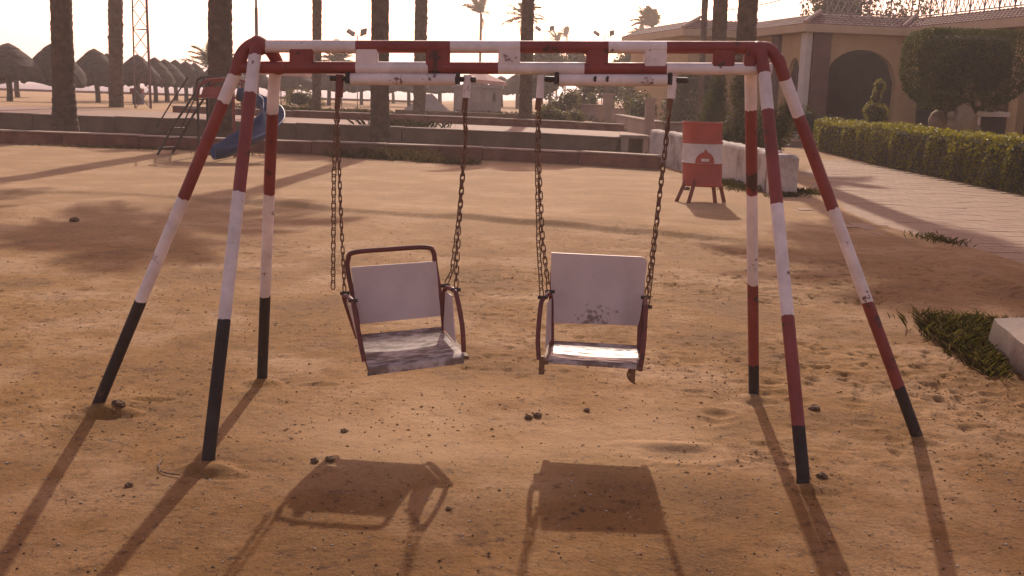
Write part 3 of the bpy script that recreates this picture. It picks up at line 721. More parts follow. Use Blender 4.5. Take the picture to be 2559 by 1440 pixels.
for i, (x, y, h, r, lab) in enumerate(UL):
    k = i % 3
    if not UUSED[k]: o = UMB[k]; UUSED[k] = True
    else: o = copy_tree(UMB[k])
    o.location = (x, y, gz(x, y)); o.rotation_euler = (0, 0, random.uniform(0, 6)); tag(o, lab, 'beach umbrella', GU)
    o.rotation_euler = (random.uniform(-.05, .05), random.uniform(-.06, .06), random.uniform(0, 6)); o.scale = (random.uniform(.94, 1.1),) * 2 + (random.uniform(.95, 1.04),)
    for ch in o.children:
        if ch.name.startswith('canopy'): ch.scale = (r * 1.08, r * 1.08, h - 1.42); ch.location = (0, 0, 1.36)
        else: ch.scale = (1, 1, h / 2.75)

# cloth parasols
def parasol(label, x, y, zt, zb, r, mat, tilt=0.0):
    g = gz(x, y); t = thing('cloth_parasol', label, 'parasol', (x, y, g), 0, 'flat cloth parasols on the beach')
    MB().tube([(x, y, g - 0.1), (x, y, zt + 0.05)], 0.03, 8).build('pole', 'lamp_grey', t)
    mb = MB(); seg = 8
    vs = [(x, y, zt)] + [(x + r * math.cos(2 * pi * k / seg + .3), y + r * math.sin(2 * pi * k / seg + .3), zb + tilt * r * math.cos(2 * pi * k / seg + .3)) for k in range(seg)]
    vs += [(v[0], v[1], v[2] - 0.16) for v in vs[1:]] + [(x, y, zt - 0.03)]
    fs = [(0, 1 + k, 1 + (k + 1) % seg) for k in range(seg)] + [(1 + k, 9 + k, 9 + (k + 1) % seg, 1 + (k + 1) % seg) for k in range(seg)] + [(17, 1 + (k + 1) % seg, 1 + k) for k in range(seg)]
    mb.add(vs, fs).build('canopy', mat, t)
    for k in range(seg):
        a = 2 * pi * k / seg + .3
        MB().tube([(x, y, zt - 0.06), (x + 0.96 * r * math.cos(a), y + 0.96 * r * math.sin(a), zb - 0.02 + tilt * r * math.cos(a))], 0.012, 4).build('rib', 'lamp_grey', t)
parasol('pink cloth parasol above the grey kiosk, right of the ragged trunk', -1.9, 55, 2.60, 2.15, 1.35, 'cloth_pink', -0.06)
parasol('pink cloth parasol under the left end of the lower bar', -11.2, 50, 2.42, 2.20, 1.45, 'cloth_pink', -0.02)
parasol('pinkish parasol behind the top of the leftmost hanging chain', -10.0, 60, 2.58, 2.40, 0.85, 'cloth_pink')

# ------------------------------------------------------------------ beach kiosk, tent, box
t = thing('kiosk', 'boxy grey beach kiosk right of the ragged trunk, seen under the pink parasol', 'kiosk', (-2.4, 62, 0.3))
MB().bbox((-2.35, 62, 1.0), (2.7, 1.8, 1.5), 0.03).build('body', 'grey_panel', t)
MB().bbox((-2.35, 62, 1.84), (3.0, 2.1, 0.16), 0.03).build('roof', 'grey_panel', t)
for q in range(3): MB().box((-3.15 + q * 0.8, 61.08, 1.25), (0.6, 0.05, 0.55)).build('shutter', 'cloth_grey', t)
MB().box((-1.2, 61.08, 0.9), (0.5, 0.05, 1.2)).build('door', 'grey_panel', t)
t = thing('tent', 'low grey canvas tent with a pale ridge edge behind the ragged trunk', 'tent', (-5, 58, 0.35))
mb = MB(); mb.add([(-6.3, 57.2, 0.4), (-3.75, 57.2, 0.45), (-4.75, 58, 1.35), (-5.0, 58, 1.35), (-6.3, 59, 0.4), (-3.75, 59, 0.45)], [(0, 1, 2, 3), (5, 4, 3, 2), (0, 3, 4), (1, 5, 2), (4, 5, 1, 0)]); mb.build('canvas', 'cloth_grey', t)
MB().tube([(-4.75, 57.95, 1.38), (-3.7, 57.15, 0.47)], 0.035, 6).build('ridge_pole', 'kerb_top', t)
t = thing('cool_box', 'small red and blue box beside the shaggy trunk on the beach', 'box', (-20.2, 56.2, 0.35))
MB().bbox((-20.2, 56.2, 0.62), (0.5, 0.42, 0.55), 0.03).build('body', 'blue', t); MB().bbox((-20.25, 56.2, 1.05), (0.62, 0.5, 0.3), 0.04).build('lid', 'slide_red', t)

# ------------------------------------------------------------------ lattice tower
def tower():
    bx, by, bz = -15.35, 43.5, 0.45
    t = thing('lattice_tower', 'slender three legged lattice radio tower rising out of the picture', 'tower', (bx, by, bz))
    Hh, w0, w1 = 24.0, 0.40, 0.16
    def leg(k, z):
        w = w0 + (w1 - w0) * z / Hh; a = [pi * 1.11, pi * 1.80, pi * 0.45][k]; return (bx + w * math.cos(a), by + w * math.sin(a), bz + z)
    for k in range(3): MB().tube([leg(k, -0.2), leg(k, Hh)], 0.034, 6).build('tower_leg', 'tower', t)
    n = 30; lv = [Hh * i / n for i in range(n + 1)]
    for i in range(n):
        for k in range(3):
            k2 = (k + 1) % 3; a, b = (k, k2) if i % 2 else (k2, k)
            MB().tube([leg(a, lv[i]), leg(b, lv[i + 1])], 0.019, 5).build('brace', 'tower', t)
            if i % 2 == 0: MB().tube([leg(k, lv[i]), leg(k2, lv[i])], 0.017, 5).build('tie', 'tower', t)
tower()
t = thing('lamp_post', 'thin grey lamp post rising directly behind the left swing apex', 'lamp post', (-9.85, 40, 0.45))
MB().tube([(-9.85, 40, 0.3), (-9.85, 40, 4.40)], 0.062, 10).build('lower_pole', 'lamp_grey', t)
MB().tube([(-9.85, 40, 4.40), (-9.85, 40, 8.5)], 0.042, 10).build('upper_pole', 'lamp_grey', t)
MB().tube(spline([(-9.85, 40, 8.4), (-9.6, 39.8, 8.9), (-8.9, 39.3, 9.0)], 4), 0.03, 8).build('arm', 'lamp_grey', t)
MB().bbox((-8.7, 39.15, 8.97), (0.5, 0.18, 0.1), 0.02).build('lamp_head', 'lamp_grey', t)
for (x, y, z, sp, lab) in ((-9.1, 60, 4.55, 0.34, 'twin floodlight post above the bar, left of the smooth straight trunk'), (5.95, 75, 5.75, 0.52, 'twin floodlight post alone over the right half of the bar'), (1.9, 80, 6.25, 0.5, 'faint twin floodlight post just right of the leaf-stubbed trunk')):
    g = gz(x, y); t = thing('floodlight_post', lab, 'floodlight', (x, y, g), 0, 'twin floodlight posts')
    MB().tube([(x, y, g - 0.1), (x, y, z - 0.15)], 0.03, 8).build('pole', 'lamp_grey', t)
    MB().tube([(x - sp, y, z - 0.12), (x + sp, y, z - 0.12)], 0.022, 6).build('crossbar', 'lamp_grey', t)
    MB().slab((x - sp - 0.24, y - .1, z + 0.16), (x - sp + 0.16, y - .1, z - 0.10), (x - sp + 0.22, y + .2, z + 0.06), (x - sp - 0.18, y + .2, z + 0.30), 0.12).build('lamp_head', 'lamp_grey', t)
    MB().slab((x + sp - 0.18, y - .1, z - 0.06), (x + sp + 0.16, y - .1, z + 0.04), (x + sp + 0.16, y + .1, z + 0.34), (x + sp - 0.18, y + .1, z + 0.24), 0.12).build('lamp_head', 'lamp_grey', t)

# ------------------------------------------------------------------ blue playground slide
def slide():
    t = thing('playground_slide', 'blue spiral playground slide with a rusty ladder and red platform rails', 'slide', (-6.4, 22.6, 0))
    # ladder leaning on the platform
    A0, A1 = Vector((-7.95, 23.0, 0)), Vector((-7.05, 23.05, 1.36)); B0, B1 = Vector((-7.80, 23.55, 0)), Vector((-6.92, 23.5, 1.36))
    for a, b in ((A0, A1), (B0, B1)):
        up = b + Vector((0.10, 0, 0.32)); MB().tube(spline([a - Vector((0, 0, .1)), a.lerp(b, .5), b, up, up + Vector((0.5, 0, 0.05))], 5), 0.026, 8).build('ladder_rail', 'dark_steel', t)
    for i in range(6):
        q = (i + 0.8) / 6.3; a, b = A0.lerp(A1, q), B0.lerp(B1, q); d = Vector((0.075, 0, 0)); MB().slab(a - d, a + d, b + d, b - d, 0.03).build('step', 'dark_steel', t)
    for off in (-0.10, 0.50):
        for (a, b) in ((A0, A1),):
            p = a + Vector((off * .9 + .22, -0.2, 0.62)); q = b + Vector((off * .6, -0.2, 0.36)); MB().tube([p, p.lerp(q, .5) + Vector((0, 0, 0.02)), q], 0.017, 6).build('handrail', 'dark_steel', t)
    # platform and posts
    MB().bbox((-6.55, 23.25, 1.30), (0.86, 0.80, 0.06), 0.01).build('platform', 'slide_red', t)
    for x, y in ((-6.94, 22.9), (-6.16, 22.9), (-6.94, 23.6), (-6.16, 23.6)):
        MB().tube([(x, y, -0.1), (x, y, 1.62)], 0.028, 8).build('post', 'slide_red' if x > -6.5 else 'dark_steel', t)
    MB().tube(spline([(-6.92, 22.86, 1.34), (-6.88, 22.86, 1.52), (-6.66, 22.86, 1.66), (-6.2, 22.86, 1.68), (-6.0, 22.86, 1.60)], 6), 0.035, 8).build('guard_rail', 'slide_red', t)
    MB().slab((-6.86, 22.875, 1.32), (-6.2, 22.875, 1.32), (-6.2, 22.875, 1.55), (-6.80, 22.875, 1.50), 0.02).build('guard_panel', 'slide_red', t)
    MB().tube(spline([(-6.92, 23.64, 1.34), (-6.88, 23.64, 1.52), (-6.66, 23.64, 1.66), (-6.2, 23.64, 1.68), (-6.0, 23.64, 1.60)], 6), 0.03, 8).build('guard_rail', 'slide_red', t)
    # trough: half round section swept round the bend
    path = spline([(-6.15, 23.2, 1.28), (-5.80, 23.2, 1.18), (-5.46, 23.02, 1.00), (-5.31, 22.62, 0.78), (-5.37, 22.20, 0.58), (-5.52, 21.88, 0.42), (-5.74, 21.66, 0.27), (-5.95, 21.50, 0.15), (-6.18, 21.36, 0.10)], 8)
    n = len(path); vs, fs = [], []; K = 12; w = 0.255
    for i, p in enumerate(path):
        d = path[min(i + 1, n - 1)] - path[max(i - 1, 0)]; d.normalize(); s = Vector((d.y, -d.x, 0)).normalized(); u = s.cross(d).normalized()
        bank = 0.38 * math.sin(pi * min(1, i / n * 1.1)); s2 = s * math.cos(bank) + u * math.sin(bank); u2 = u * math.cos(bank) - s * math.sin(bank)
        for lay, ww in ((0, w), (1, w - 0.03)):
            for k in range(K + 1):
                a = pi * k / K; vs.append(p - s2 * ww * math.cos(a) * 1.0 + u2 * (0.24 - ww * math.sin(a) * 1.15))
    st = 2 * (K + 1)
    for i in range(n - 1):
        for k in range(K):
            fs.append((i * st + k, i * st + k + 1, (i + 1) * st + k + 1, (i + 1) * st + k)); b = K + 1
            fs.append((i * st + b + k + 1, i * st + b + k, (i + 1) * st + b + k, (i + 1) * st + b + k + 1))
        fs.append((i * st, (i + 1) * st, (i + 1) * st + K + 1, i * st + K + 1)); fs.append((i * st + K, i * st + 2 * K + 1, (i + 1) * st + 2 * K + 1, (i + 1) * st + K))
    for e in (0, n - 1):
        for k in range(K): fs.append((e * st + k, e * st + K + 1 + k, e * st + K + 2 + k, e * st + k + 1))
    o = MB().add(vs, fs).build('trough', 'blue', t, smooth=True)
    MB().tube([(-5.28, 22.5, -0.1), (-5.28, 22.5, 0.62)], 0.035, 8).build('support', 'slide_red', t)
slide()

# ------------------------------------------------------------------ drum bin
def drum():
    cx, cy = 2.93, 16.35; t = thing('litter_bin', 'red and white oil drum litter bin standing on four splayed steel legs', 'bin', (cx, cy, 0))
    R_, z0, z1 = 0.305, 0.245, 1.235; sx = -0.055
    prof, mats = [], []
    zs = [0, 0.02, 0.04, 0.335, 0.345, 0.36, 0.375, 0.385, 0.655, 0.665, 0.68, 0.695, 0.705, 0.95, 0.965, 0.985, 1.0]
    for q in zs:
        r = R_
        if 0.345 <= q <= 0.375 or 0.665 <= q <= 0.695: r = R_ + 0.010
        if q in (0.02, 0.965, 0.985): r = R_ + 0.010
        prof.append((r, (q) * 0.99))
    for a, b in zip(zs, zs[1:]):
        m = (a + b) / 2; mats.append(1 if 0.355 < m < 0.665 else 0)
    mb = MB(); mb.lathe(prof, 36, (cx, cy, z0), (sx, 0), mats); mb.lathe([(R_ - 0.012, 0.99), (R_ - 0.014, 0.05), (0.001, 0.05)], 36, (cx, cy, z0), (sx, 0), [2, 2])
    mb.lathe([(R_, 0.99), (R_ - 0.012, 0.99)], 36, (cx, cy, z0), (sx, 0), [0]); mb.lathe([(0.001, 0.0), (R_, 0.0)], 36, (cx, cy, z0), (sx, 0), [0])
    o = mb.build('drum', ['drum_red', 'drum_white', 'rust'], t); smooth_by_angle(o, 30)
    for (fx, fy), (ux, uy) in (((2.52, 16.22), (2.70, 16.24)), ((2.68, 16.02), (2.80, 16.10)), ((3.13, 16.14), (3.05, 16.13)), ((3.32, 16.40), (3.17, 16.28))):
        a, b = Vector((fx, fy, -0.04)), Vector((ux, uy, 0.42)); mb = MB()
        w = Vector((0.022, 0, 0)); mb.slab(a - w, a + w, b + w, b - w, 0.02); mb.slab(a - w, a - w + Vector((0, 0.04, 0)), b - w + Vector((0, 0.04, 0)), b - w, 0.012)
        mb.build('leg', 'drum_leg', t)
    # painted arch emblem with a pale slot, standing a few millimetres proud of the drum
    ex, ez = 2.90, 0.625
    def on(x, z, pr): return (x, cy - math.sqrt(max(0.0, (R_ + pr) ** 2 - (x - (cx + sx * (z - z0))) ** 2)), z)
    def sheet(poly_fn, mat, name, pr, nx=18, par=None):
        mb = MB()
        for i in range(nx):
            x0, x1, lo0, hi0, lo1, hi1 = poly_fn(i, nx)
            mb.add([on(x0, lo0, pr), on(x1, lo1, pr), on(x1, hi1, pr), on(x0, hi0, pr)], [(0, 1, 2, 3)])
            mb.add([on(x0, lo0, 0), on(x1, lo1, 0), on(x1, hi1, 0), on(x0, hi0, 0)], [(3, 2, 1, 0)])
            mb.add([on(x0, hi0, pr), on(x1, hi1, pr), on(x1, hi1, 0), on(x0, hi0, 0)], [(0, 1, 2, 3)])
        return mb.build(name, mat, par or t)
    def arch(i, n):
        def top(x):
            u = (x - ex) / 0.145; h = 0.155 * math.sqrt(max(0, 1 - u * u)); return ez + h + max(0, 0.05 * (1 - abs(u) / 0.22))
        x0, x1 = ex - 0.145 + 0.29 * i / n, ex - 0.145 + 0.29 * (i + 1) / n
        return x0, x1, ez - 0.02, max(ez - 0.015, top(x0)), ez - 0.02, max(ez - 0.015, top(x1))
    emb = sheet(arch, 'drum_red', 'emblem', 0.012, 28)
    def slot(i, n):
        x0, x1 = ex - 0.062 + 0.124 * i / n, ex - 0.062 + 0.124 * (i + 1) / n; return x0, x1, ez + 0.012, ez + 0.055, ez + 0.012, ez + 0.055
    sheet(slot, 'drum_white', 'emblem_slot', 0.0145, 6, emb)
drum()

# ------------------------------------------------------------------ foliage
def box_surface(n, c, d, rng, top_w=1.0, lump=0.06):
    """points on the sides and top of a box with normals"""
    dx, dy, dz = d; areas = np.array([dx * dy * top_w, dx * dz, dx * dz, dy * dz, dy * dz]); k = rng.choice(5, n, p=areas / areas.sum())
    u, v = rng.uniform(-.5, .5, n), rng.uniform(-.5, .5, n); P = np.zeros((n, 3)); Nn = np.zeros((n, 3))
    s = k == 0; P[s] = np.stack([u[s] * dx, v[s] * dy, np.full(s.sum(), dz / 2)], 1); Nn[s] = (0, 0, 1)
    for kk, sg in ((1, -1), (2, 1)):
        s = k == kk; P[s] = np.stack([u[s] * dx, np.full(s.sum(), sg * dy / 2), v[s] * dz], 1); Nn[s] = (0, sg, 0)
    for kk, sg in ((3, -1), (4, 1)):
        s = k == kk; P[s] = np.stack([np.full(s.sum(), sg * dx / 2), u[s] * dy, v[s] * dz], 1); Nn[s] = (sg, 0, 0)
    return P + np.asarray(c), Nn
def hedge():
    x0, x1, y0, y1, z1 = 9.45, 10.55, 15.5, 33.6, 0.99; rng = np.random.default_rng(8)
    t = thing('hedge', 'clipped sunlit green hedge along the right side of the paved square', 'hedge', (10, 25, 0.05))
    n = 46000; P, Nn = box_surface(n, ((x0 + x1) / 2, (y0 + y1) / 2, 0.5), (x1 - x0, y1 - y0, 1.0), rng, 1.5)
    lump = 0.16 * vnoise(P[:, 0] * 2.2 + P[:, 2] * 1.7, P[:, 1] * 2.2, 60) + 0.10 * vnoise(P[:, 1] * 6 + P[:, 2] * 3, P[:, 0] * 6, 61)
    edge = np.clip((P[:, 2] - 0.8) / 0.2, 0, 1) * (Nn[:, 2] == 0) * 0.12
    P = P + Nn * (lump - 0.03 + rng.normal(0, 0.025, n) - edge)[:, None]
    V, F = leaves(P, 0.062, 0.25, 0.6, 0.4, Nn, rng)
    mesh_from_arrays('foliage', V - np.array([10, 25, 0.05]), F, 'hedge', t)
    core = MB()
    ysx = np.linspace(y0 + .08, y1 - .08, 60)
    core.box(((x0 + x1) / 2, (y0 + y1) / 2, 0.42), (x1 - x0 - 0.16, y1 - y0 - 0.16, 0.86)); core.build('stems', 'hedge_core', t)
hedge()
def blob_leaves(blobs, n, size, rng, up=0.3, shell=0.75):
    """leaf points through ellipsoid clumps (x,y,z,rx,ry,rz), denser towards each clump's skin"""
    B = np.array(blobs, float); vol = B[:, 3] * B[:, 4] + B[:, 3] * B[:, 5]; k = rng.choice(len(B), n, p=vol / vol.sum())
    d = rng.normal(size=(n, 3)); d /= np.linalg.norm(d, axis=1)[:, None]; r = shell + (1.06 - shell) * rng.random(n)
    inner = rng.random(n) < 0.25; r[inner] *= rng.random(inner.sum()) ** 0.5
    r *= 1 + 0.24 * vnoise(d[:, 0] * 3 + k * 7.1, d[:, 1] * 3 + d[:, 2] * 3.3, 77)
    P = B[k, :3] + d * B[k, 3:6] * r[:, None]
    return leaves(P, size, up, 0.6, 0.4, d, rng)
def plant(name, label, cat, loc, blobs, n, size, mat, stems=None, core=0.7, group=None, seed=0, core_mat='hedge_core', up=0.3, part='foliage'):
    rng = np.random.default_rng(100 + seed); t = thing(name, label, cat, loc, 0, group)
    V, F = blob_leaves(blobs, n, size, rng, up); mesh_from_arrays(part, V, F, mat, t)
    if core:
        mb = MB()
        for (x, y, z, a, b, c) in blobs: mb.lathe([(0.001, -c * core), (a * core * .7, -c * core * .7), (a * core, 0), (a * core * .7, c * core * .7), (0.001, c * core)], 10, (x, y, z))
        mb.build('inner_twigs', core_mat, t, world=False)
    for s in (stems or []):
        MB().tube(*s).build('trunk' if name.endswith('tree') else 'stem', 'branch', t, world=False)
    return t
def topiary():
    rng = np.random.default_rng(5); loc = (12.1, 29.0, 0.1); t = thing('topiary_tree', 'clipped topiary tree with a boxy dark crown behind the hedge', 'topiary tree', loc)
    n = 21000; P, Nn = box_surface(n, (0.05, 0, 0), (2.0, 2.0, 2.0), rng, 1.0)
    Q = P - np.array([0.05, 0, 0]); Q = Q / (np.sum(np.abs(Q) ** 4.2, 1) ** (1 / 4.2))[:, None]     # rounded box, flat on top
    Q[:, 2] = np.where(Q[:, 2] > 0, np.minimum(Q[:, 2] * 1.12, 0.97), Q[:, 2])
    nn = Q / np.linalg.norm(Q, axis=1)[:, None]
    rad = 1 + 0.05 * vnoise(Q[:, 0] * 4 + Q[:, 1] * 2, Q[:, 2] * 4, 80) + rng.normal(0, 0.018, n)
    sq_ = 1 - 0.34 * np.clip(-Q[:, 2], 0, 1) ** 1.6
    P = np.stack([Q[:, 0] * 1.46 * rad * sq_, Q[:, 1] * 1.35 * rad * sq_, Q[:, 2] * 1.05 * rad + 2.42], 1); n2 = len(P)
    bott = rng.integers(0, n, 4500); P2 = np.stack([rng.uniform(-0.95, 0.95, n2), rng.uniform(-0.9, 0.9, n2), 1.36 + 0.25 * rng.random(n2)], 1)[:2500]
    V, F = leaves(np.concatenate([P, P2]), 0.066, 0.2, 0.6, 0.4, np.concatenate([nn, np.tile([0, 0, -1.0], (len(P2), 1))]), rng)
    mesh_from_arrays('crown', V, F, 'topiary', t)
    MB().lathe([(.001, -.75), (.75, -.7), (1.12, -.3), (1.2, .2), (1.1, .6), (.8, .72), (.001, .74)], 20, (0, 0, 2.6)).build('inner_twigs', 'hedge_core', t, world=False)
    MB().tube([(0, 0, -0.2), (0.02, 0, 0.45), (0.0, 0, 0.9)], [0.17, 0.13, 0.12], 10, jag=.06).build('trunk', 'branch', t, world=False)
    for tx, ty in ((-0.75, -0.2), (-0.35, 0.3), (0.25, -0.3), (0.75, 0.1)):
        MB().tube(spline([(0, 0, 0.7), (tx * 0.45, ty * 0.4, 1.1), (tx, ty, 1.75)], 4), [0.085, 0.08, .07, .065, .06, .055, .05, .045, .04], 8, jag=.08).build('limb', 'branch', t, world=False)
topiary()
plant('topiary_shrub', 'topiary shrub clipped like a seated bird in front of the dark arch', 'topiary shrub', (10.5, 31, 0.1),
      [(0.05, 0, 1.98, .17, .17, .20), (-0.02, 0, 1.66, .16, .16, .26), (-0.12, 0, 1.28, .26, .24, .26), (0.16, 0, 1.24, .24, .24, .24), (0.02, 0, 0.9, .34, .3, .32)], 3800, 0.045, 'hedge', None, 0.75, seed=3)
t = thing('planter_pot', 'orange clay trough under the bird shaped topiary', 'planter', (10.75, 30.6, 0.1)); MB().lathe([(0.28, 0), (0.40, 0.1), (0.44, 0.8), (0.48, 0.82), (0.48, 0.92), (0.40, 0.92), (0.36, 0.75), (0.001, 0.7)], 20, (10.75, 30.6, 0.12)).build('bowl', 'terracotta', t, smooth=False); MB().lathe([(.001, .86), (.38, .85)], 16, (10.75, 30.6, 0.12)).build('soil', 'stone_dark', t)
t = thing('garden_urn', 'round stone ball urn just left of the tan stump', 'urn', (12.0, 29.9, 0.1)); MB().lathe([(0.2, 0), (0.22, 0.5), (0.14, 0.58), (0.14, 0.66), (0.26, 0.78), (0.33, 0.95), (0.34, 1.08), (0.28, 1.26), (0.16, 1.36), (0.001, 1.39)], 20, (12.0, 29.9, 0.1)).build('ball', 'tan', t, smooth=True)
def stump():
    t = thing('stump_column', 'tan knobbly stump column in front of the topiary trunk', 'stump', (11.9, 28.2, 0.05)); r = random.Random(4); vs, fs = [], []; nr, sg = 26, 14
    for i in range(nr):
        h = 2.02 * i / (nr - 1); b = 0.34 - 0.10 * h + (0.08 if 0.9 < h < 1.35 else 0) - (0.06 if h > 1.5 else 0)
        for k in range(sg):
            a = 2 * pi * k / sg; rr = b * (1 + r.uniform(-.16, .20)); vs.append((11.9 + rr * math.cos(a) * 1.15, 28.2 + rr * math.sin(a), 0.05 + h))
    for i in range(nr - 1):
        for k in range(sg): fs.append((i * sg + k, i * sg + (k + 1) % sg, (i + 1) * sg + (k + 1) % sg, (i + 1) * sg + k))
    fs.append(tuple((nr - 1) * sg + k for k in range(sg))); MB().add(vs, fs).build('stump_body', 'tan', t, smooth=True)
    for (dx, dz, rr) in ((-0.36, 1.28, .12), (0.05, 2.05, .14), (0.30, 1.62, .10), (0.34, 0.95, .12)): MB().lathe([(.001, -rr), (rr * .75, -rr * .6), (rr, 0), (rr * .7, rr * .7), (.001, rr)], 10, (11.9 + dx, 28.1, dz + .05)).build('knob', 'tan', t, smooth=True)
stump()
t = thing('counter', 'pale topped counter at the right of the topiary trunk', 'counter', (13.4, 30.0, 0.1))
MB().bbox((13.4, 30.0, 1.38), (0.9, 0.6, 0.14), 0.02).build('top', 'white_plain', t); MB().bbox((13.4, 30.05, 0.7), (0.78, 0.5, 1.2), 0.02).build('body', 'dark_in', t); MB().bbox((13.0, 29.95, 0.68), (0.06, 0.52, 1.24), 0.01).build('side', 'white_plain', t)
GB = 'leafy shrubs behind the white wall'
plant('shrub', 'tall glossy leafy shrub behind the white wall, right of the drum', 'shrub', (5.30, 24.6, 0.05), [(0, 0, 1.0, .42, .4, .7), (-.12, 0, 1.75, .30, .3, .45), (.22, .1, 0.6, .45, .4, .5), (-.35, .1, .6, .3, .3, .45)], 3600, 0.075, 'bush', [([(0, 0, -.1), (0, 0, 1.4)], [.03, .015], 6), ([(0, 0, 0), (.2, 0, 1.0)], [.025, .012], 6)], 0.55, GB, 11)
plant('shrub', 'shorter speckled shrub seen between the right swing legs', 'shrub', (6.35, 25.4, 0.05), [(0, 0, .9, .32, .3, .55), (.22, .1, 1.35, .22, .22, .4), (-.25, 0, .5, .35, .3, .45)], 2200, 0.07, 'bush', [([(0, 0, -.1), (0.1, 0, 1.2)], [.03, .012], 6)], 0.55, GB, 12)
plant('shrub', 'dark shaded shrub at the far end of the paved square', 'shrub', (7.6, 33.5, 0.1), [(0, 0, .6, .7, .5, .65), (-.9, .3, .55, .6, .5, .6)], 2400, 0.08, 'topiary', None, 0.75, GB, 13)
plant('shrub', 'dark climbing shrub hanging in front of the palm pair', 'shrub', (5.05, 27.4, 0.05), [(0, 0, .9, .35, .35, .8), (0.1, 0, 1.7, .25, .25, .5)], 1800, 0.08, 'topiary', None, 0.6, GB, 14)
plant('shrub', 'rounded low shrub at the foot of the villa pilaster', 'shrub', (9.6, 35.5, 0.15), [(0, 0, .75, .65, .5, .55), (.8, 0, .6, .5, .5, .45), (1.6, .1, .55, .5, .4, .42)], 2600, 0.07, 'topiary', None, 0.75, GB, 15)

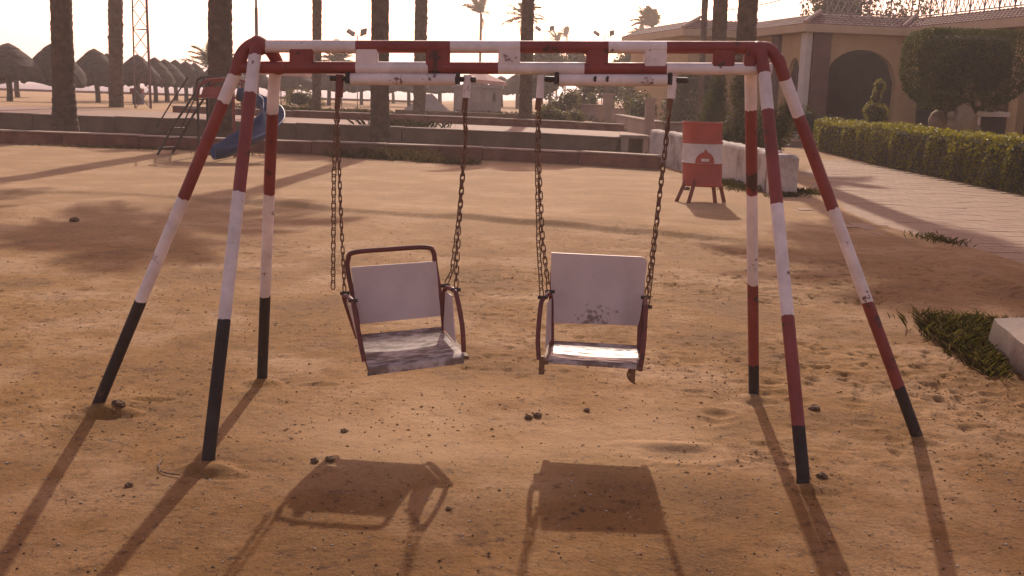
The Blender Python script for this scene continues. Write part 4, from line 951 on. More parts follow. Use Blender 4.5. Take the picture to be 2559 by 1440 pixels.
# ------------------------------------------------------------------ swing frame
def swing_frame():
    t = thing('swing_frame', 'red white and black banded steel swing frame holding two chair swings', 'swing frame', (0, 4.89, 0))
    mats = ['red', 'white', 'black']; Rr = 0.0285
    def leg(pts, zb): smooth_by_angle(MB().tube(pts, Rr, 16, True, None, 0.0, zb).build('leg', mats, t), 50)
    def hz(q): return gz(*q) - 0.08
    # bands run from foot to apex
    LA, LB, LC = (-2.044, 4.958), (-1.289, 4.269), (-1.365, 5.546); RA, RB, RC = (2.004, 4.879), (1.269, 4.219), (1.345, 5.521)
    k = math.sqrt
    leg([(LA[0] - .03, LA[1], hz(LA))] + [tuple(q) for q in spline([Vector((LA[0], LA[1], 0)).lerp(Vector((-1.322, 4.89, 1.61)), .02), (-1.322, 4.89, 1.61), (-1.298, 4.89, 1.68), (-1.268, 4.89, 1.742), (-1.226, 4.89, 1.778), (-1.185, 4.89, 1.786)], 6)], [(.555, 2), (1.06, 1), (1.515, 0), (1.640, 1), (9, 0)])
    leg([(LB[0], LB[1], hz(LB)), (LB[0], LB[1] + .01, 0.02), (-1.205, 4.84, 1.70), (-1.198, 4.875, 1.785)], [(.576, 2), (1.124, 1), (1.556, 0), (1.728, 1), (9, 0)])
    leg([(LC[0], LC[1], hz(LC))] + [tuple(q) for q in spline([(LC[0], LC[1], 0.0), (-1.165, 5.03, 1.52), (-1.125, 4.98, 1.66), (-1.14, 4.93, 1.74), (-1.185, 4.90, 1.785)], 6)], [(.507, 2), (1.065, 1), (1.47, 0), (1.657, 1), (9, 0)])
    leg([(RA[0] + .02, RA[1], hz(RA))] + [tuple(q) for q in spline([(RA[0], RA[1], 0), (1.255, 4.885, 1.63), (1.20, 4.885, 1.755), (1.145, 4.885, 1.825), (1.095, 4.885, 1.83)], 6)], [(.253, 2), (.663, 0), (1.107, 1), (1.53, 0), (1.695, 1), (9, 0)])
    leg([(RB[0], RB[1], hz(RB)), (RB[0], RB[1] + .01, 0.02), (1.115, 4.83, 1.72), (1.103, 4.86, 1.80), (1.085, 4.885, 1.83)], [(.23, 2), (.67, 0), (1.144, 1), (1.553, 0), (1.714, 1), (9, 0)])
    leg([(RC[0], RC[1], hz(RC)), (RC[0], RC[1] - .005, 0.02), (1.085, 4.99, 1.76), (1.09, 4.92, 1.815)], [(.194, 2), (.661, 0), (1.142, 1), (1.549, 0), (9, 1)])
    # apex lumps of weld and wrapped sheet
    for (x, z, r) in ((-1.197, 1.772, .047), (1.095, 1.815, .046)): smooth_by_angle(MB().lathe([(.001, -r), (r * .7, -r * .75), (r, 0), (r * .8, r * .65), (r * .35, r * .98), (.001, r)], 14, (x, 4.885, z)).build('apex_joint', 'red', t), 70)
    def zu(x): return 1.772 + (x + 1.155) * 0.0268
    def zl(x): return 1.674 + (x + 1.301) * 0.0260
    def xb(xs, x0, x1, first):
        return [((x - x0) / (x1 - x0), (first + i) % 2) for i, x in enumerate(xs)] + [(1, (first + len(xs)) % 2)]
    x0, x1 = -1.165, 1.088
    smooth_by_angle(MB().tube([(x0, 4.89, zu(x0)), (x1, 4.89, zu(x1))], 0.0285, 16, True, xb([-0.748, -0.316, 0.004, 0.407, 0.673], x0, x1, 1)).build('top_bar', mats, t), 50)
    x0, x1 = -1.30, 1.16
    smooth_by_angle(MB().tube([(x0, 4.89, zl(x0)), (x1, 4.89, zl(x1))], 0.0275, 16, True, xb([-0.748, -0.416, -0.094, 0.301, 0.678], x0, x1, 0)).build('lower_bar', mats, t), 50)
    for a, b, m in ((-1.051, -0.941, 'red'), (-0.748, -0.646, 'white'), (-0.426, -0.316, 'red'), (-0.095, 0.006, 'white'), (0.308, 0.409, 'red'), (0.574, 0.675, 'white'), (0.886, 0.987, 'red'), (1.030, 1.085, 'red')):
        zm = (zu((a + b) / 2) + zl((a + b) / 2)) / 2; MB().bbox(((a + b) / 2, 4.888, zm), (b - a, 0.046, 0.098), 0.006).build('spacer_plate', m, t)
    # pivot sleeves under the lower bar, rods and hanger tubes
    for a, b in ((-0.772, -0.290), (0.188, 0.684)):
        smooth_by_angle(MB().tube([(a, 4.885, zl(a) - 0.052), (b, 4.885, zl(b) - 0.052)], 0.0275, 16).build('pivot_sleeve', 'white', t), 50)
        for e, s in ((a, -1), (b, 1)):
            MB().tube([(e - s * .002, 4.885, zl(e) - 0.050), (e + s * 0.095, 4.885, zl(e) - 0.050)], 0.013, 10).build('pivot_rod', 'dark_steel', t)
            MB().bbox((e + s * .012, 4.885, zl(e) - 0.045), (0.02, 0.05, 0.055), 0.006).build('bracket', 'dark_steel', t)
    for hx, m in ((-0.822, 'frame_red'), (-0.233, 'white'), (0.106, 'white'), (0.712, 'white')):
        z = zl(hx) - 0.05; smooth_by_angle(MB().tube([(hx, 4.885, z + 0.018), (hx - 0.004, 4.885, z - 0.085)], 0.0185, 12).build('hanger_tube', m, t), 50)
        smooth_by_angle(MB().tube([(hx - 0.008, 4.885, z - 0.078), (hx - 0.012, 4.885, z - 0.14)], 0.014, 10).build('hanger_shank', 'rust', t), 50)
    for bx_ in (0.352, 0.408):   # dark discs added in place of two open holes in the right sleeve
        MB().tube([(bx_, 4.860, zl(bx_) - 0.048), (bx_ + .004, 4.8566, zl(bx_) - 0.048)], [0.0135, 0.012], 10).build('hole_disc', 'dark_steel', t)
swing_frame()

# ------------------------------------------------------------------ chair swings
def link_proto():
    L, w = 0.0150, 0.0088
    ring = []
    for k in range(5): a = pi * k / 4; ring.append(Vector((w * math.cos(a), 0, L - w * 0.2 + w * math.sin(a))))
    for k in range(5): a = pi + pi * k / 4; ring.append(Vector((w * math.cos(a), 0, -L + w * 0.2 + w * math.sin(a))))
    vs, fs = [], []; n = len(ring); r = 0.0034
    for i, p in enumerate(ring):
        d = (ring[(i + 1) % n] - ring[i - 1]).normalized(); s = Vector((0, 1, 0)); u = d.cross(s)
        for k in range(3): a = 2 * pi * k / 3; vs.append(p + (s * math.cos(a) + u * math.sin(a)) * r)
    for i in range(n):
        for k in range(3): fs.append((i * 3 + k, i * 3 + (k + 1) % 3, ((i + 1) % n) * 3 + (k + 1) % 3, ((i + 1) % n) * 3 + k))
    me = bpy.data.meshes.new('chain_link'); me.from_pydata([tuple(v) for v in vs], [], fs); me.materials.append(M['rust']); me.polygons.foreach_set('use_smooth', [True] * len(fs)); me.update(); return me
LINK = link_proto()
def chain(parent, pts, twist=0.0):
    c = bpy.data.objects.new('chain', None); COL.objects.link(c); c.parent = parent; c.empty_display_size = .05
    base = WM[parent.name].inverted()
    P = [Vector(p) for p in pts]; Ls = [0]
    for a, b in zip(P, P[1:]): Ls.append(Ls[-1] + (b - a).length)
    n = max(2, round(Ls[-1] / 0.0315))
    for i in range(n):
        d = Ls[-1] * (i + .5) / n; k = 0
        while k < len(P) - 2 and Ls[k + 1] < d: k += 1
        p = P[k].lerp(P[k + 1], (d - Ls[k]) / (Ls[k + 1] - Ls[k])); dirv = (P[k + 1] - P[k]).normalized()
        o = bpy.data.objects.new('chain_link', LINK); COL.objects.link(o); o.parent = c; o.location = base @ p
        q = Vector((0, 0, 1)).rotation_difference(dirv)
        rot = q.to_matrix() @ Matrix.Rotation((0.15 if i % 2 else pi / 2 - 0.35) + twist * i + random.uniform(-.15, .15), 3, 'Z'); o.rotation_euler = rot.to_euler()
    return c
def pan(parent, rows, name='seat_pan', th=0.006):
    vs, fs = [], []; nc = 9
    for L_, R_2, dip in rows:
        for k in range(nc):
            q = k / (nc - 1); p = Vector(L_).lerp(Vector(R_2), q); vs.append((p.x, p.y, p.z - dip * (1 - (2 * q - 1) ** 2)))
    m = len(vs); vs += [(x, y, z - th) for x, y, z in vs]; nr = len(rows)
    for i in range(nr - 1):
        for k in range(nc - 1):
            a = i * nc + k; fs += [(a, a + 1, a + nc + 1, a + nc), (m + a + nc, m + a + nc + 1, m + a + 1, m + a)]
    for i in range(nr - 1):
        for k in (0, nc - 1): a = i * nc + k; fs.append((a, a + nc, m + a + nc, m + a) if k == 0 else (a + nc, a, m + a, m + a + nc))
    for k in range(nc - 1):
        for i in (0, nr - 1): a = i * nc + k; fs.append((a + 1, a, m + a, m + a + 1) if i == 0 else (a, a + 1, m + a + 1, m + a))
    o = MB().add(vs, fs).build(name, 'pan_white', parent); smooth_by_angle(o, 35); return o
def tb(parent, pts, name, r=0.0115, mat='frame_red', n=6):
    smooth_by_angle(MB().tube(spline(pts, n), r, 10).build(name, mat, parent), 60)

s1 = thing('chair_swing', 'chair swing with a bare red hoop above its back plate and a loose chain', 'swing seat', (-0.55, 4.9, 0.4), 0, 'chair swings')
tb(s1, [(-0.752, 5.02, .375), (-0.772, 5.045, .52), (-0.812, 5.062, .70), (-0.812, 5.066, .765), (-0.782, 5.066, .800), (-0.60, 5.066, .822), (-0.43, 5.066, .836), (-0.392, 5.066, .812), (-0.380, 5.062, .74), (-0.342, 5.045, .53), (-0.330, 5.02, .43)], 'back_hoop', 0.0125)
MB().slab((-0.797, 5.050, .728), (-0.756, 5.036, .445), (-0.345, 5.036, .500), (-0.378, 5.050, .770), 0.010).build('back_plate', 'seat_white', s1)
pan(s1, [((-.757, 5.035, .392), (-.338, 5.035, .445), 0), ((-.748, 5.015, .376), (-.334, 5.015, .430), 0), ((-.715, 4.90, .352), (-.292, 4.90, .412), .008), ((-.672, 4.74, .330), (-.228, 4.74, .398), .006), ((-.660, 4.70, .325), (-.213, 4.70, .394), 0), ((-.658, 4.682, .316), (-.211, 4.682, .386), 0), ((-.660, 4.676, .288), (-.212, 4.676, .362), 0)])
tb(s1, [(-.332, 5.01, .44), (-.330, 4.975, .60), (-.320, 4.945, .658), (-.272, 4.80, .676), (-.254, 4.755, .650), (-.226, 4.728, .52), (-.216, 4.715, .40)], 'arm_hoop')
tb(s1, [(-.757, 5.01, .38), (-.806, 4.99, .54), (-.815, 4.965, .600), (-.756, 4.82, .610), (-.738, 4.775, .585), (-.704, 4.735, .44), (-.680, 4.715, .34)], 'arm_hoop')
MB().slab((-.331, 4.99, .445), (-.262, 4.80, .425), (-.285, 4.83, .645), (-.324, 4.955, .640), 0.004).build('side_plate', 'seat_white', s1)
MB().slab((-.757, 4.99, .40), (-.715, 4.79, .37), (-.757, 4.83, .575), (-.806, 4.97, .570), 0.004).build('side_plate', 'seat_white', s1)
for x0, x1 in ((-.748, -.662), (-.322, -.216)): MB().slab((x0, 5.01, .364 if x0 < -.5 else .42), (x1, 4.70, .316 if x0 < -.5 else .386), (x1 + .025, 4.70, .316 if x0 < -.5 else .386), (x0 + .025, 5.01, .364 if x0 < -.5 else .42), 0.018).build('pan_rail', 'rust', s1)
for (px_, py_, pz_) in ((-.322, 4.945, .668), (-.262, 4.785, .680), (-.812, 4.965, .612), (-.745, 4.79, .612)): MB().tube([(px_ - .022, py_, pz_), (px_ + .022, py_, pz_ + .003)], 0.009, 6).build('shackle_bolt', 'dark_steel', s1)
chain(s1, [(-.832, 4.885, 1.505), (-.826, 4.91, 1.10), (-.814, 4.963, .625)])
chain(s1, [(-.834, 4.878, 1.505), (-.848, 4.875, 1.20), (-.853, 4.872, .655)])
chain(s1, [(-.240, 4.885, 1.525), (-.238, 4.89, 1.38), (-.262, 4.91, 1.00), (-.292, 4.935, .74), (-.318, 4.945, .685)], 0.06)
chain(s1, [(-.246, 4.880, 1.525), (-.236, 4.885, 1.40), (-.256, 4.84, 1.00), (-.262, 4.80, .76), (-.262, 4.79, .695)], 0.06)

s2 = thing('chair_swing', 'chair swing with a plain square white back plate and rusty brackets below', 'swing seat', (0.41, 4.9, 0.4), 0, 'chair swings')
tb(s2, [(0.205, 5.02, .37), (0.202, 5.05, .50), (0.200, 5.07, .74), (0.215, 5.072, .80), (0.26, 5.072, .81), (.59, 5.072, .80), (.635, 5.072, .79), (.645, 5.07, .74), (.640, 5.05, .52), (.640, 5.02, .355)], 'back_hoop', 0.0125)
mb = MB(); pts2 = [(.188, .830), (.632, .822), (.652, .814), (.660, .798), (.650, .640), (.634, .480), (.200, .482), (.192, .64)]
vs = [(x, 5.053 - (.83 - z) * .05, z) for x, z in pts2] + [(x, 5.063 - (.83 - z) * .05, z) for x, z in pts2]; k8 = len(pts2)
mb.add(vs, [tuple(range(k8 - 1, -1, -1)), tuple(range(k8, 2 * k8))] + [(i, (i + 1) % k8, k8 + (i + 1) % k8, k8 + i) for i in range(k8)]); mb.build('back_plate', 'seat_white_worn', s2)
pan(s2, [((.206, 5.035, .392), (.637, 5.035, .380), 0), ((.206, 5.015, .378), (.637, 5.015, .366), 0), ((.198, 4.88, .372), (.618, 4.88, .362), .006), ((.184, 4.73, .386), (.596, 4.73, .372), .004), ((.180, 4.70, .386), (.591, 4.70, .372), 0), ((.179, 4.684, .380), (.590, 4.684, .366), 0), ((.179, 4.682, .372), (.590, 4.682, .357), 0)])
tb(s2, [(.200, 5.0, .38), (.196, 4.985, .57), (.184, 4.955, .640), (.150, 4.81, .650), (.136, 4.765, .615), (.128, 4.73, .47), (.136, 4.71, .375)], 'arm_hoop')
tb(s2, [(.642, 5.0, .37), (.650, 4.985, .56), (.648, 4.955, .630), (.634, 4.81, .635), (.628, 4.765, .605), (.622, 4.73, .45), (.610, 4.71, .335)], 'arm_hoop')
MB().slab((.197, 4.985, .41), (.166, 4.80, .41), (.168, 4.83, .625), (.190, 4.96, .62), 0.004).build('side_plate', 'seat_white', s2)
MB().slab((.642, 4.985, .40), (.622, 4.80, .40), (.632, 4.83, .61), (.648, 4.96, .61), 0.004).build('side_plate', 'frame_red', s2)
for x0, z0 in ((.150, .345), (.575, .325)): MB().bbox((x0, 4.715, z0 + .005), (.026, .035, .085), .004).build('pan_bracket', 'rust', s2)
for x0, z0 in ((.165, .374), (.600, .360)): MB().slab((x0 + .02, 5.01, z0), (x0 - .012, 4.70, z0), (x0 + .014, 4.70, z0), (x0 + .046, 5.01, z0), 0.018).build('pan_rail', 'rust', s2)
tb(s2, [(.562, 4.712, .345), (.553, 4.712, .315), (.566, 4.708, .290), (.590, 4.70, .277)], 'wire_hook', 0.005, 'rust', 5)
for (px_, py_, pz_) in ((.184, 4.955, .652), (.146, 4.79, .656), (.650, 4.95, .640), (.636, 4.79, .625)): MB().tube([(px_ - .024, py_, pz_), (px_ + .024, py_, pz_ + .002)], 0.009, 6).build('shackle_bolt', 'dark_steel', s2)
chain(s2, [(.097, 4.885, 1.52), (.098, 4.88, 1.3), (.118, 4.84, .90), (.140, 4.79, .665)])
chain(s2, [(.102, 4.885, 1.52), (.106, 4.90, 1.3), (.140, 4.93, .90), (.178, 4.955, .665)])
chain(s2, [(.702, 4.885, 1.535), (.698, 4.89, 1.40), (.672, 4.92, .95), (.652, 4.95, .655)], 0.06)
chain(s2, [(.706, 4.88, 1.535), (.692, 4.885, 1.40), (.664, 4.84, .95), (.640, 4.79, .640)], 0.06)

# ------------------------------------------------------------------ villa
def arch_wall(mb, o, d, length, z0, z1, ops, th, n=14):
    """wall slab from o along unit direction d (plan), thickness th to the inside; ops = [(x0, x1, sill, spring, rise)]"""
    ox, oy = o; dx, dy = d; nx, ny = -dy * th, dx * th
    def col(xa, xb, za, zb, zc, zd):     # quad column: bottom za/zb, top zc/zd at xa/xb
        vs = [(ox + dx * xa, oy + dy * xa, za), (ox + dx * xb, oy + dy * xb, zb), (ox + dx * xb, oy + dy * xb, zd), (ox + dx * xa, oy + dy * xa, zc)]
        vs += [(x + nx, y + ny, z) for x, y, z in vs]
        mb.add(vs, [(0, 1, 2, 3), (7, 6, 5, 4), (1, 0, 4, 5), (2, 1, 5, 6), (3, 2, 6, 7), (0, 3, 7, 4)])
    x = 0
    for a, b, si, sp, ri in sorted(ops):
        col(x, a, z0, z0, z1, z1)
        if si > z0: col(a, b, z0, z0, si, si)
        for i in range(n):
            q0, q1 = i / n, (i + 1) / n; f = lambda q: sp + ri * math.sqrt(max(0, 1 - (2 * q - 1) ** 2))
            col(a + (b - a) * q0, a + (b - a) * q1, f(q0), f(q1), z1, z1)
        x = b
    col(x, length, z0, z0, z1, z1)
def villa():
    t = thing('villa', 'yellow villa with a red tiled roof edge and dark arched openings', 'villa', (10.45, 39.3, 0.1), math.radians(12))
    B = lambda mb, nm, mt, **k: mb.build(nm, mt, t, world=False, **k)
    E0, ze = 0.45, 4.0
    # walls: rear left block front, side, arched front, right wing
    mb = MB(); arch_wall(mb, (-2.6 + E0, 5.6 + E0), (1, 0), 2.6, -0.3, ze, [], 0.25); B(mb, 'wall', 'yellow')
    mb = MB(); arch_wall(mb, (E0, 5.6 + E0), (0, -1), 5.6, -0.3, ze, [(4.05, 5.0, -0.3, 2.35, 0.75)], 0.25); B(mb, 'wall', 'yellow')
    mb = MB(); arch_wall(mb, (E0 + .253, E0), (1, 0), 3.74, -0.3, ze, [(0.48, 3.45, -0.3, 2.30, 1.15)], 0.3); B(mb, 'wall', 'yellow')
    mb = MB(); arch_wall(mb, (4 + E0, E0 + .3), (0, -1), 24, -0.3, ze, [(0.9, 5.4, -0.3, 2.0, 1.15), (7.0, 11.0, -0.3, 2.0, 1.15)], 0.3); B(mb, 'wall', 'yellow')
    mb = MB(); mb.box((-2.6 + E0 + .125, 10, 1.85), (.25, 7.5, 4.3)); B(mb, 'wall', 'yellow')
    # rooms behind the openings, their shade painted in as near-black walls
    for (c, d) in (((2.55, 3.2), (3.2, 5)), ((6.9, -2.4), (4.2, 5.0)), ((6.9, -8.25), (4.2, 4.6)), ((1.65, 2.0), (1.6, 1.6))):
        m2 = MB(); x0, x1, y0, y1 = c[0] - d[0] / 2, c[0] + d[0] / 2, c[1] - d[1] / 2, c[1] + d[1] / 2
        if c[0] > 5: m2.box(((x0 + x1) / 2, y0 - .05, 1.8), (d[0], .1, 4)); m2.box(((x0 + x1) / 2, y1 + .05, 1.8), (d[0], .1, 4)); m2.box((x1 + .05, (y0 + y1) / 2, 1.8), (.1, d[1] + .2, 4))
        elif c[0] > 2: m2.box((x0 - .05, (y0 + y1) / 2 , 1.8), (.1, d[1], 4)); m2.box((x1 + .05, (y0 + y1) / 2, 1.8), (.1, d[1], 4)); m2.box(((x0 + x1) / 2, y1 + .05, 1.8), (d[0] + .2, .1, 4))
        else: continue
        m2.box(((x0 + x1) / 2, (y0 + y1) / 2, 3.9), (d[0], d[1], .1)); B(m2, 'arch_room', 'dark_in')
    # arched window and door in the side wall
    yw = 5.6 + E0 - 4.525
    win = B(MB().box((E0 + .15, yw, 1.98), (0.10, 0.95, 0.07)), 'window', 'pilaster')
    def sub(mb, nm, mt, par):
        o = mb.build(nm, mt, None, world=False); o.parent = par; return o
    sub(MB().box((E0 + .18, yw, 2.56), (0.04, 0.95, 1.10)), 'window_pane', 'glass', win)
    for dy in (-.455, 0, .455): sub(MB().box((E0 + .15, yw + dy, 2.56), (0.05, 0.05, 1.08)), 'window_frame', 'pilaster', win)
    dr = B(MB().box((E0 + .14, yw, 0.82), (0.06, 0.93, 2.24)), 'door', 'dark_in')
    sub(MB().tube([(E0 + .09, yw + .36, 1.0), (E0 + .09, yw + .36, 1.14)], .014, 6), 'handle', 'lamp_grey', dr)
    mb = MB(); mb.box((6.4, -3.6, 1.5), (0.05, 2.2, 2.6)); B(mb, 'curtain', 'grey_panel')
    # pilasters
    for c, d, m in (((E0 + .48, E0 - .06, 1.85), (.70, .16, 4.28), 'pilaster'), ((E0 - .03, E0 + .16, 1.85), (.22, .46, 4.28), 'white_plain'), ((E0 - .06, 3.05, 1.85), (.16, .62, 4.28), 'pilaster'), ((4 + E0 - .07, -5.5, 1.85), (.16, .6, 4.28), 'pilaster'), ((4 + E0 - .07, -11.2, 1.85), (.16, .6, 4.28), 'pilaster')):
        mb = MB(); mb.box(c, d); B(mb, 'pilaster', m)
    # eave: soffit and fascia
    def Q(d): return [(-2.6 + d, 14.0), (-2.6 + d, 5.6 + d), (d, 5.6 + d), (d, d), (4 + d, d), (4 + d, -24.0)]
    def strip(mb, d0, z0, d1, z1):
        a, b = Q(d0), Q(d1)
        for i in range(5): mb.add([(*a[i], z0), (*a[i + 1], z0), (*b[i + 1], z1), (*b[i], z1)], [(0, 1, 2, 3)])
    mb = MB(); strip(mb, 0.5, ze, 0, ze); strip(mb, 0, ze, 0, ze + .28); strip(mb, 0, ze + .28, 0.12, ze + .28); B(mb, 'fascia', 'fascia')
    # tiled apron in five courses of half round tiles
    mb = MB(); nc = 5; run, rise = 1.15, 0.46
    for c in range(nc):
        d0, d1 = 0.02 + run * c / nc, 0.02 + run * (c + 1.12) / nc; z0, z1 = ze + .31 + rise * c / nc, ze + .31 + rise * (c + 1.12) / nc - 0.03
        a, b = Q(d0), Q(d1)
        for i in range(5):
            A0, A1, B0, B1 = Vector((*a[i], 0)), Vector((*a[i + 1], 0)), Vector((*b[i], 0)), Vector((*b[i + 1], 0))
            n = int((A1 - A0).length / 0.105); vs = []
            for k in range(n + 1):
                q = k / n; w = 0.022 if k % 2 else -0.006; p0, p1 = A0.lerp(A1, q), B0.lerp(B1, q)
                vs += [(p0.x, p0.y, z0 - 0.035), (p0.x, p0.y, z0 + w), (p1.x, p1.y, z1 + w)]
            b0 = len(mb.v); mb.add(vs, [q for k in range(n) for q in ((k * 3, k * 3 + 3, k * 3 + 4, k * 3 + 1), (k * 3 + 1, k * 3 + 4, k * 3 + 5, k * 3 + 2))])
    o = B(mb, 'tile_courses', 'tile'); tag(o, kind='stuff')
    rt = None
    for (ca, cb) in (((0, 0), (1.17, 1.17)), ((4, 0), (5.17, 1.17)), ((-2.6, 5.6), (-1.43, 6.77)), ((0, 5.6), (1.17, 6.77))):
        for k in range(9):
            q = (k + .5) / 9; loc = (ca[0] + (cb[0] - ca[0]) * q, ca[1] + (cb[1] - ca[1]) * q, ze + .35 + .49 * q)
            if rt is None: rt = B(MB().tube([(-.11, 0, -.022), (.11, 0, .022)], [.085, .07], 8), 'ridge_tile', 'ridge')
            oo = rt if (k == 0 and ca == (0, 0)) else rt.copy()
            if oo is not rt: COL.objects.link(oo)
            oo.location = loc; oo.rotation_euler = (0, -.27, math.radians(45))
    mb = MB(); q = Q(1.16); zt = ze + .74
    mb.add([(q[0][0], q[0][1], zt), (q[1][0], q[1][1], zt), (q[2][0], q[2][1], zt), (14, q[2][1], zt), (14, 14, zt)], [(0, 1, 2, 3, 4)]); mb.add([(q[3][0], q[3][1], zt), (14, q[3][1], zt), (14, q[2][1], zt), (q[2][0], q[2][1], zt)], [(0, 1, 2, 3)]); mb.add([(q[5][0], q[5][1], zt), (14, q[5][1], zt), (14, q[4][1], zt), (q[4][0], q[4][1], zt)], [(0, 1, 2, 3)]); B(mb, 'terrace_slab', 'concrete')
    # white lattice railing on the terrace, backlit darkness put into its colour
    def rail(p0, p1, n):
        p0, p1 = Vector((*p0, zt)), Vector((*p1, zt)); up = Vector((0, 0, 0.78))
        B(MB().tube([p0 + up, p1 + up], .034, 6), 'handrail', 'railing'); B(MB().tube([p0 + up * .12, p1 + up * .12], .026, 6), 'bottom_rail', 'railing')
        for i in range(n + 1): B(MB().tube([p0.lerp(p1, i / n), p0.lerp(p1, i / n) + up], .03, 6), 'railing_post', 'railing')
        for i in range(n):
            mb = MB(); a, b = p0.lerp(p1, i / n), p0.lerp(p1, (i + 1) / n)
            for s in range(3):
                c, d = a.lerp(b, s / 3), a.lerp(b, (s + 1) / 3); mb.tube([c + up * .14, d + up * .97], .018, 4); mb.tube([d + up * .14, c + up * .97], .018, 4)
            B(mb, 'lattice_panel', 'railing')
    rail((5.35, 1.3), (5.35, -8.4), 12); rail((1.6, 1.5), (5.2, 1.5), 4)
    mb = MB(); mb.box((7.6, -13.0, zt + 1.3), (4.4, 9.0, 2.6)); B(mb, 'upper_wall', 'yellow')
    for k in range(7): mb = MB(); mb.box((5.36, -9.2 - k * .42, zt + 1.0), (.06, .12, 2.0)); B(mb, 'shutter_slat', 'branch')
    B(MB().tube(spline([(0.1, 8.2, 5.25), (1.0, 5.0, 5.45), (1.4, 2.8, 5.8), (1.5, 1.7, 6.5)], 8), .022, 6), 'roof_pipe', 'white_plain')
villa()

# ------------------------------------------------------------------ garden beyond the promenade end
GP = 'square garden pillars'
for (x, y, h, w, lab) in ((3.95, 31.5, 1.42, .27, 'nearer tan garden pillar left of the white wall'), (3.75, 44.0, 1.38, .40, 'farther square tan garden pillar among the shrubs'), (7.2, 38.0, 1.3, .28, 'tan garden pillar half hidden behind the drum and right chain')):
    g = gz(x, y); t = thing('garden_pillar', lab, 'pillar', (x, y, g), 0, GP)
    MB().bbox((x, y, g + h / 2 - .1), (w, w, h + .2), .02).build('shaft', 'garden_wall', t); MB().bbox((x, y, g + h + .03), (w * 1.35, w * 1.35, .10), .02).build('cap', 'garden_wall', t)
def gwall(lab, p0, p1, h, th=.25, mat='garden_wall', cat='wall'):
    p0, p1 = Vector((*p0, 0)), Vector((*p1, 0)); c = (p0 + p1) / 2; g = gz(c.x, c.y); rz = math.atan2(p1.y - p0.y, p1.x - p0.x); L = (p1 - p0).length
    t = thing('garden_wall', lab, cat, (c.x, c.y, g), 0, 'low garden walls')
    MB().bbox((c.x, c.y, g + h / 2 - .1), (L, th, h + .2), .02, rz).build('wall_body', mat, t); MB().bbox((c.x, c.y, g + h + .03), (L + .04, th + .08, .07), .015, rz).build('coping', 'kerb_top', t)
gwall('low pinkish garden wall between the two tan pillars', (4.1, 42.5), (4.4, 32.5), .62)
gwall('low garden wall left of the farther tan pillar', (2.35, 46.0), (3.55, 44.6), .62)
gwall('low garden wall right of the nearer tan pillar, behind the drum', (4.2, 33.5), (7.6, 32.2), .66)
gwall('pale topped garden wall farther back between the shrubs', (4.6, 52), (9.0, 49), .72)
gwall('low pale step at the far end of the paved square', (7.7, 34.6), (9.3, 34.2), .14)
GS = 'shrubs in the garden behind the promenade'
for i, (x, y, bl, n, s, m, lab) in enumerate([
    (1.75, 45, [(0, 0, .5, .55, .5, .5), (.5, .2, .85, .5, .4, .5), (-.5, 0, .3, .4, .4, .35)], 2200, .10, 'bush', 'bushy green shrub just right of the leaf-stubbed palm trunk'),
    (2.9, 49, [(0, 0, .7, .6, .5, .7), (.4, 0, 1.4, .45, .4, .5)], 1800, .11, 'tree', 'taller shrub left of the farther tan pillar'),
    (3.3, 46.5, [(0, 0, .45, .4, .4, .45), (0, 0, .95, .25, .25, .35)], 1200, .09, 'bush', 'small spiky shrub on the low wall by the farther pillar'),
    (5.9, 52, [(0, 0, 1.2, 1.2, .8, 1.1), (1.1, .2, 1.0, .9, .7, .9)], 2600, .13, 'tree', 'wide dark shrub between the two tan pillars'),
    (7.6, 47, [(0, 0, .8, .8, .6, .8), (.7, 0, 1.3, .6, .5, .6)], 2200, .12, 'tree', 'dark shrub behind the right hanging chain'),
    (6.3, 41.2, [(0, 0, .9, .7, .6, .9), (.2, 0, 2.0, .6, .5, .7)], 2600, .11, 'tree', 'tall shaded shrub between drum and nearer tan pillar, before the villa'),
    (7.7, 42.6, [(0, 0, 1.0, .8, .6, 1.0), (-.2, 0, 2.1, .6, .5, .6)], 2600, .11, 'tree', 'tall shaded shrub above the drum, before the villa'),
    (5.0, 43.0, [(0, 0, .8, .7, .6, .8)], 1500, .11, 'bush', 'low shaded shrub right behind the nearer tan pillar'),
    (-9.6, 46.5, [(0, 0, .55, .75, .5, .5), (.6, .2, .4, .5, .4, .4)], 1200, .09, 'bush', 'thin twiggy shrub right of the blue slide'),
    (2.1, 38.5, [(0, 0, .28, .4, .35, .28)], 900, .08, 'bush', 'small round shrub at the end of the promenade kerb'),
    (1.1, 36.9, [(0, 0, .35, .45, .4, .36), (.5, .1, .25, .3, .3, .26)], 1100, .09, 'bush', 'rounded shrub at the foot of the leaf-stubbed palm trunk')]):
    plant('shrub', lab, 'shrub', (x, y, gz(x, y)), bl, n, s, m, [([(0, 0, -.1), (.05, 0, .8)], [.03, .015], 6)], 0.6, GS, 30 + i)
GT = 'trees beyond the garden'
def tree(lab, x, y, h, w, sd, n=2600, s=.24, mat='tree', group=GT, sparse=False):
    r = random.Random(sd); bl = []
    for k in range(9): a = r.uniform(0, 6.28); q = r.uniform(0.1, .62); bl.append((w * q * math.cos(a), w * q * math.sin(a), h * r.uniform(.48, .86), w * r.uniform(.32, .5), w * r.uniform(.3, .45), h * r.uniform(.13, .2)))
    st = [([(0, 0, -.3), (r.uniform(-.1, .1), 0, h * .4)], [.14, .10], 8)] + [([(0, 0, h * .35), (b[0] * .5, b[1] * .5, h * .5), (b[0], b[1], b[2])], [.09, .06, .02], 6) for b in bl[:6]]
    t = plant('tree', lab, 'tree', (x, y, gz(x, y)), bl, n, s, mat, st, 0 if sparse else .55, group, sd, part='crown'); return t
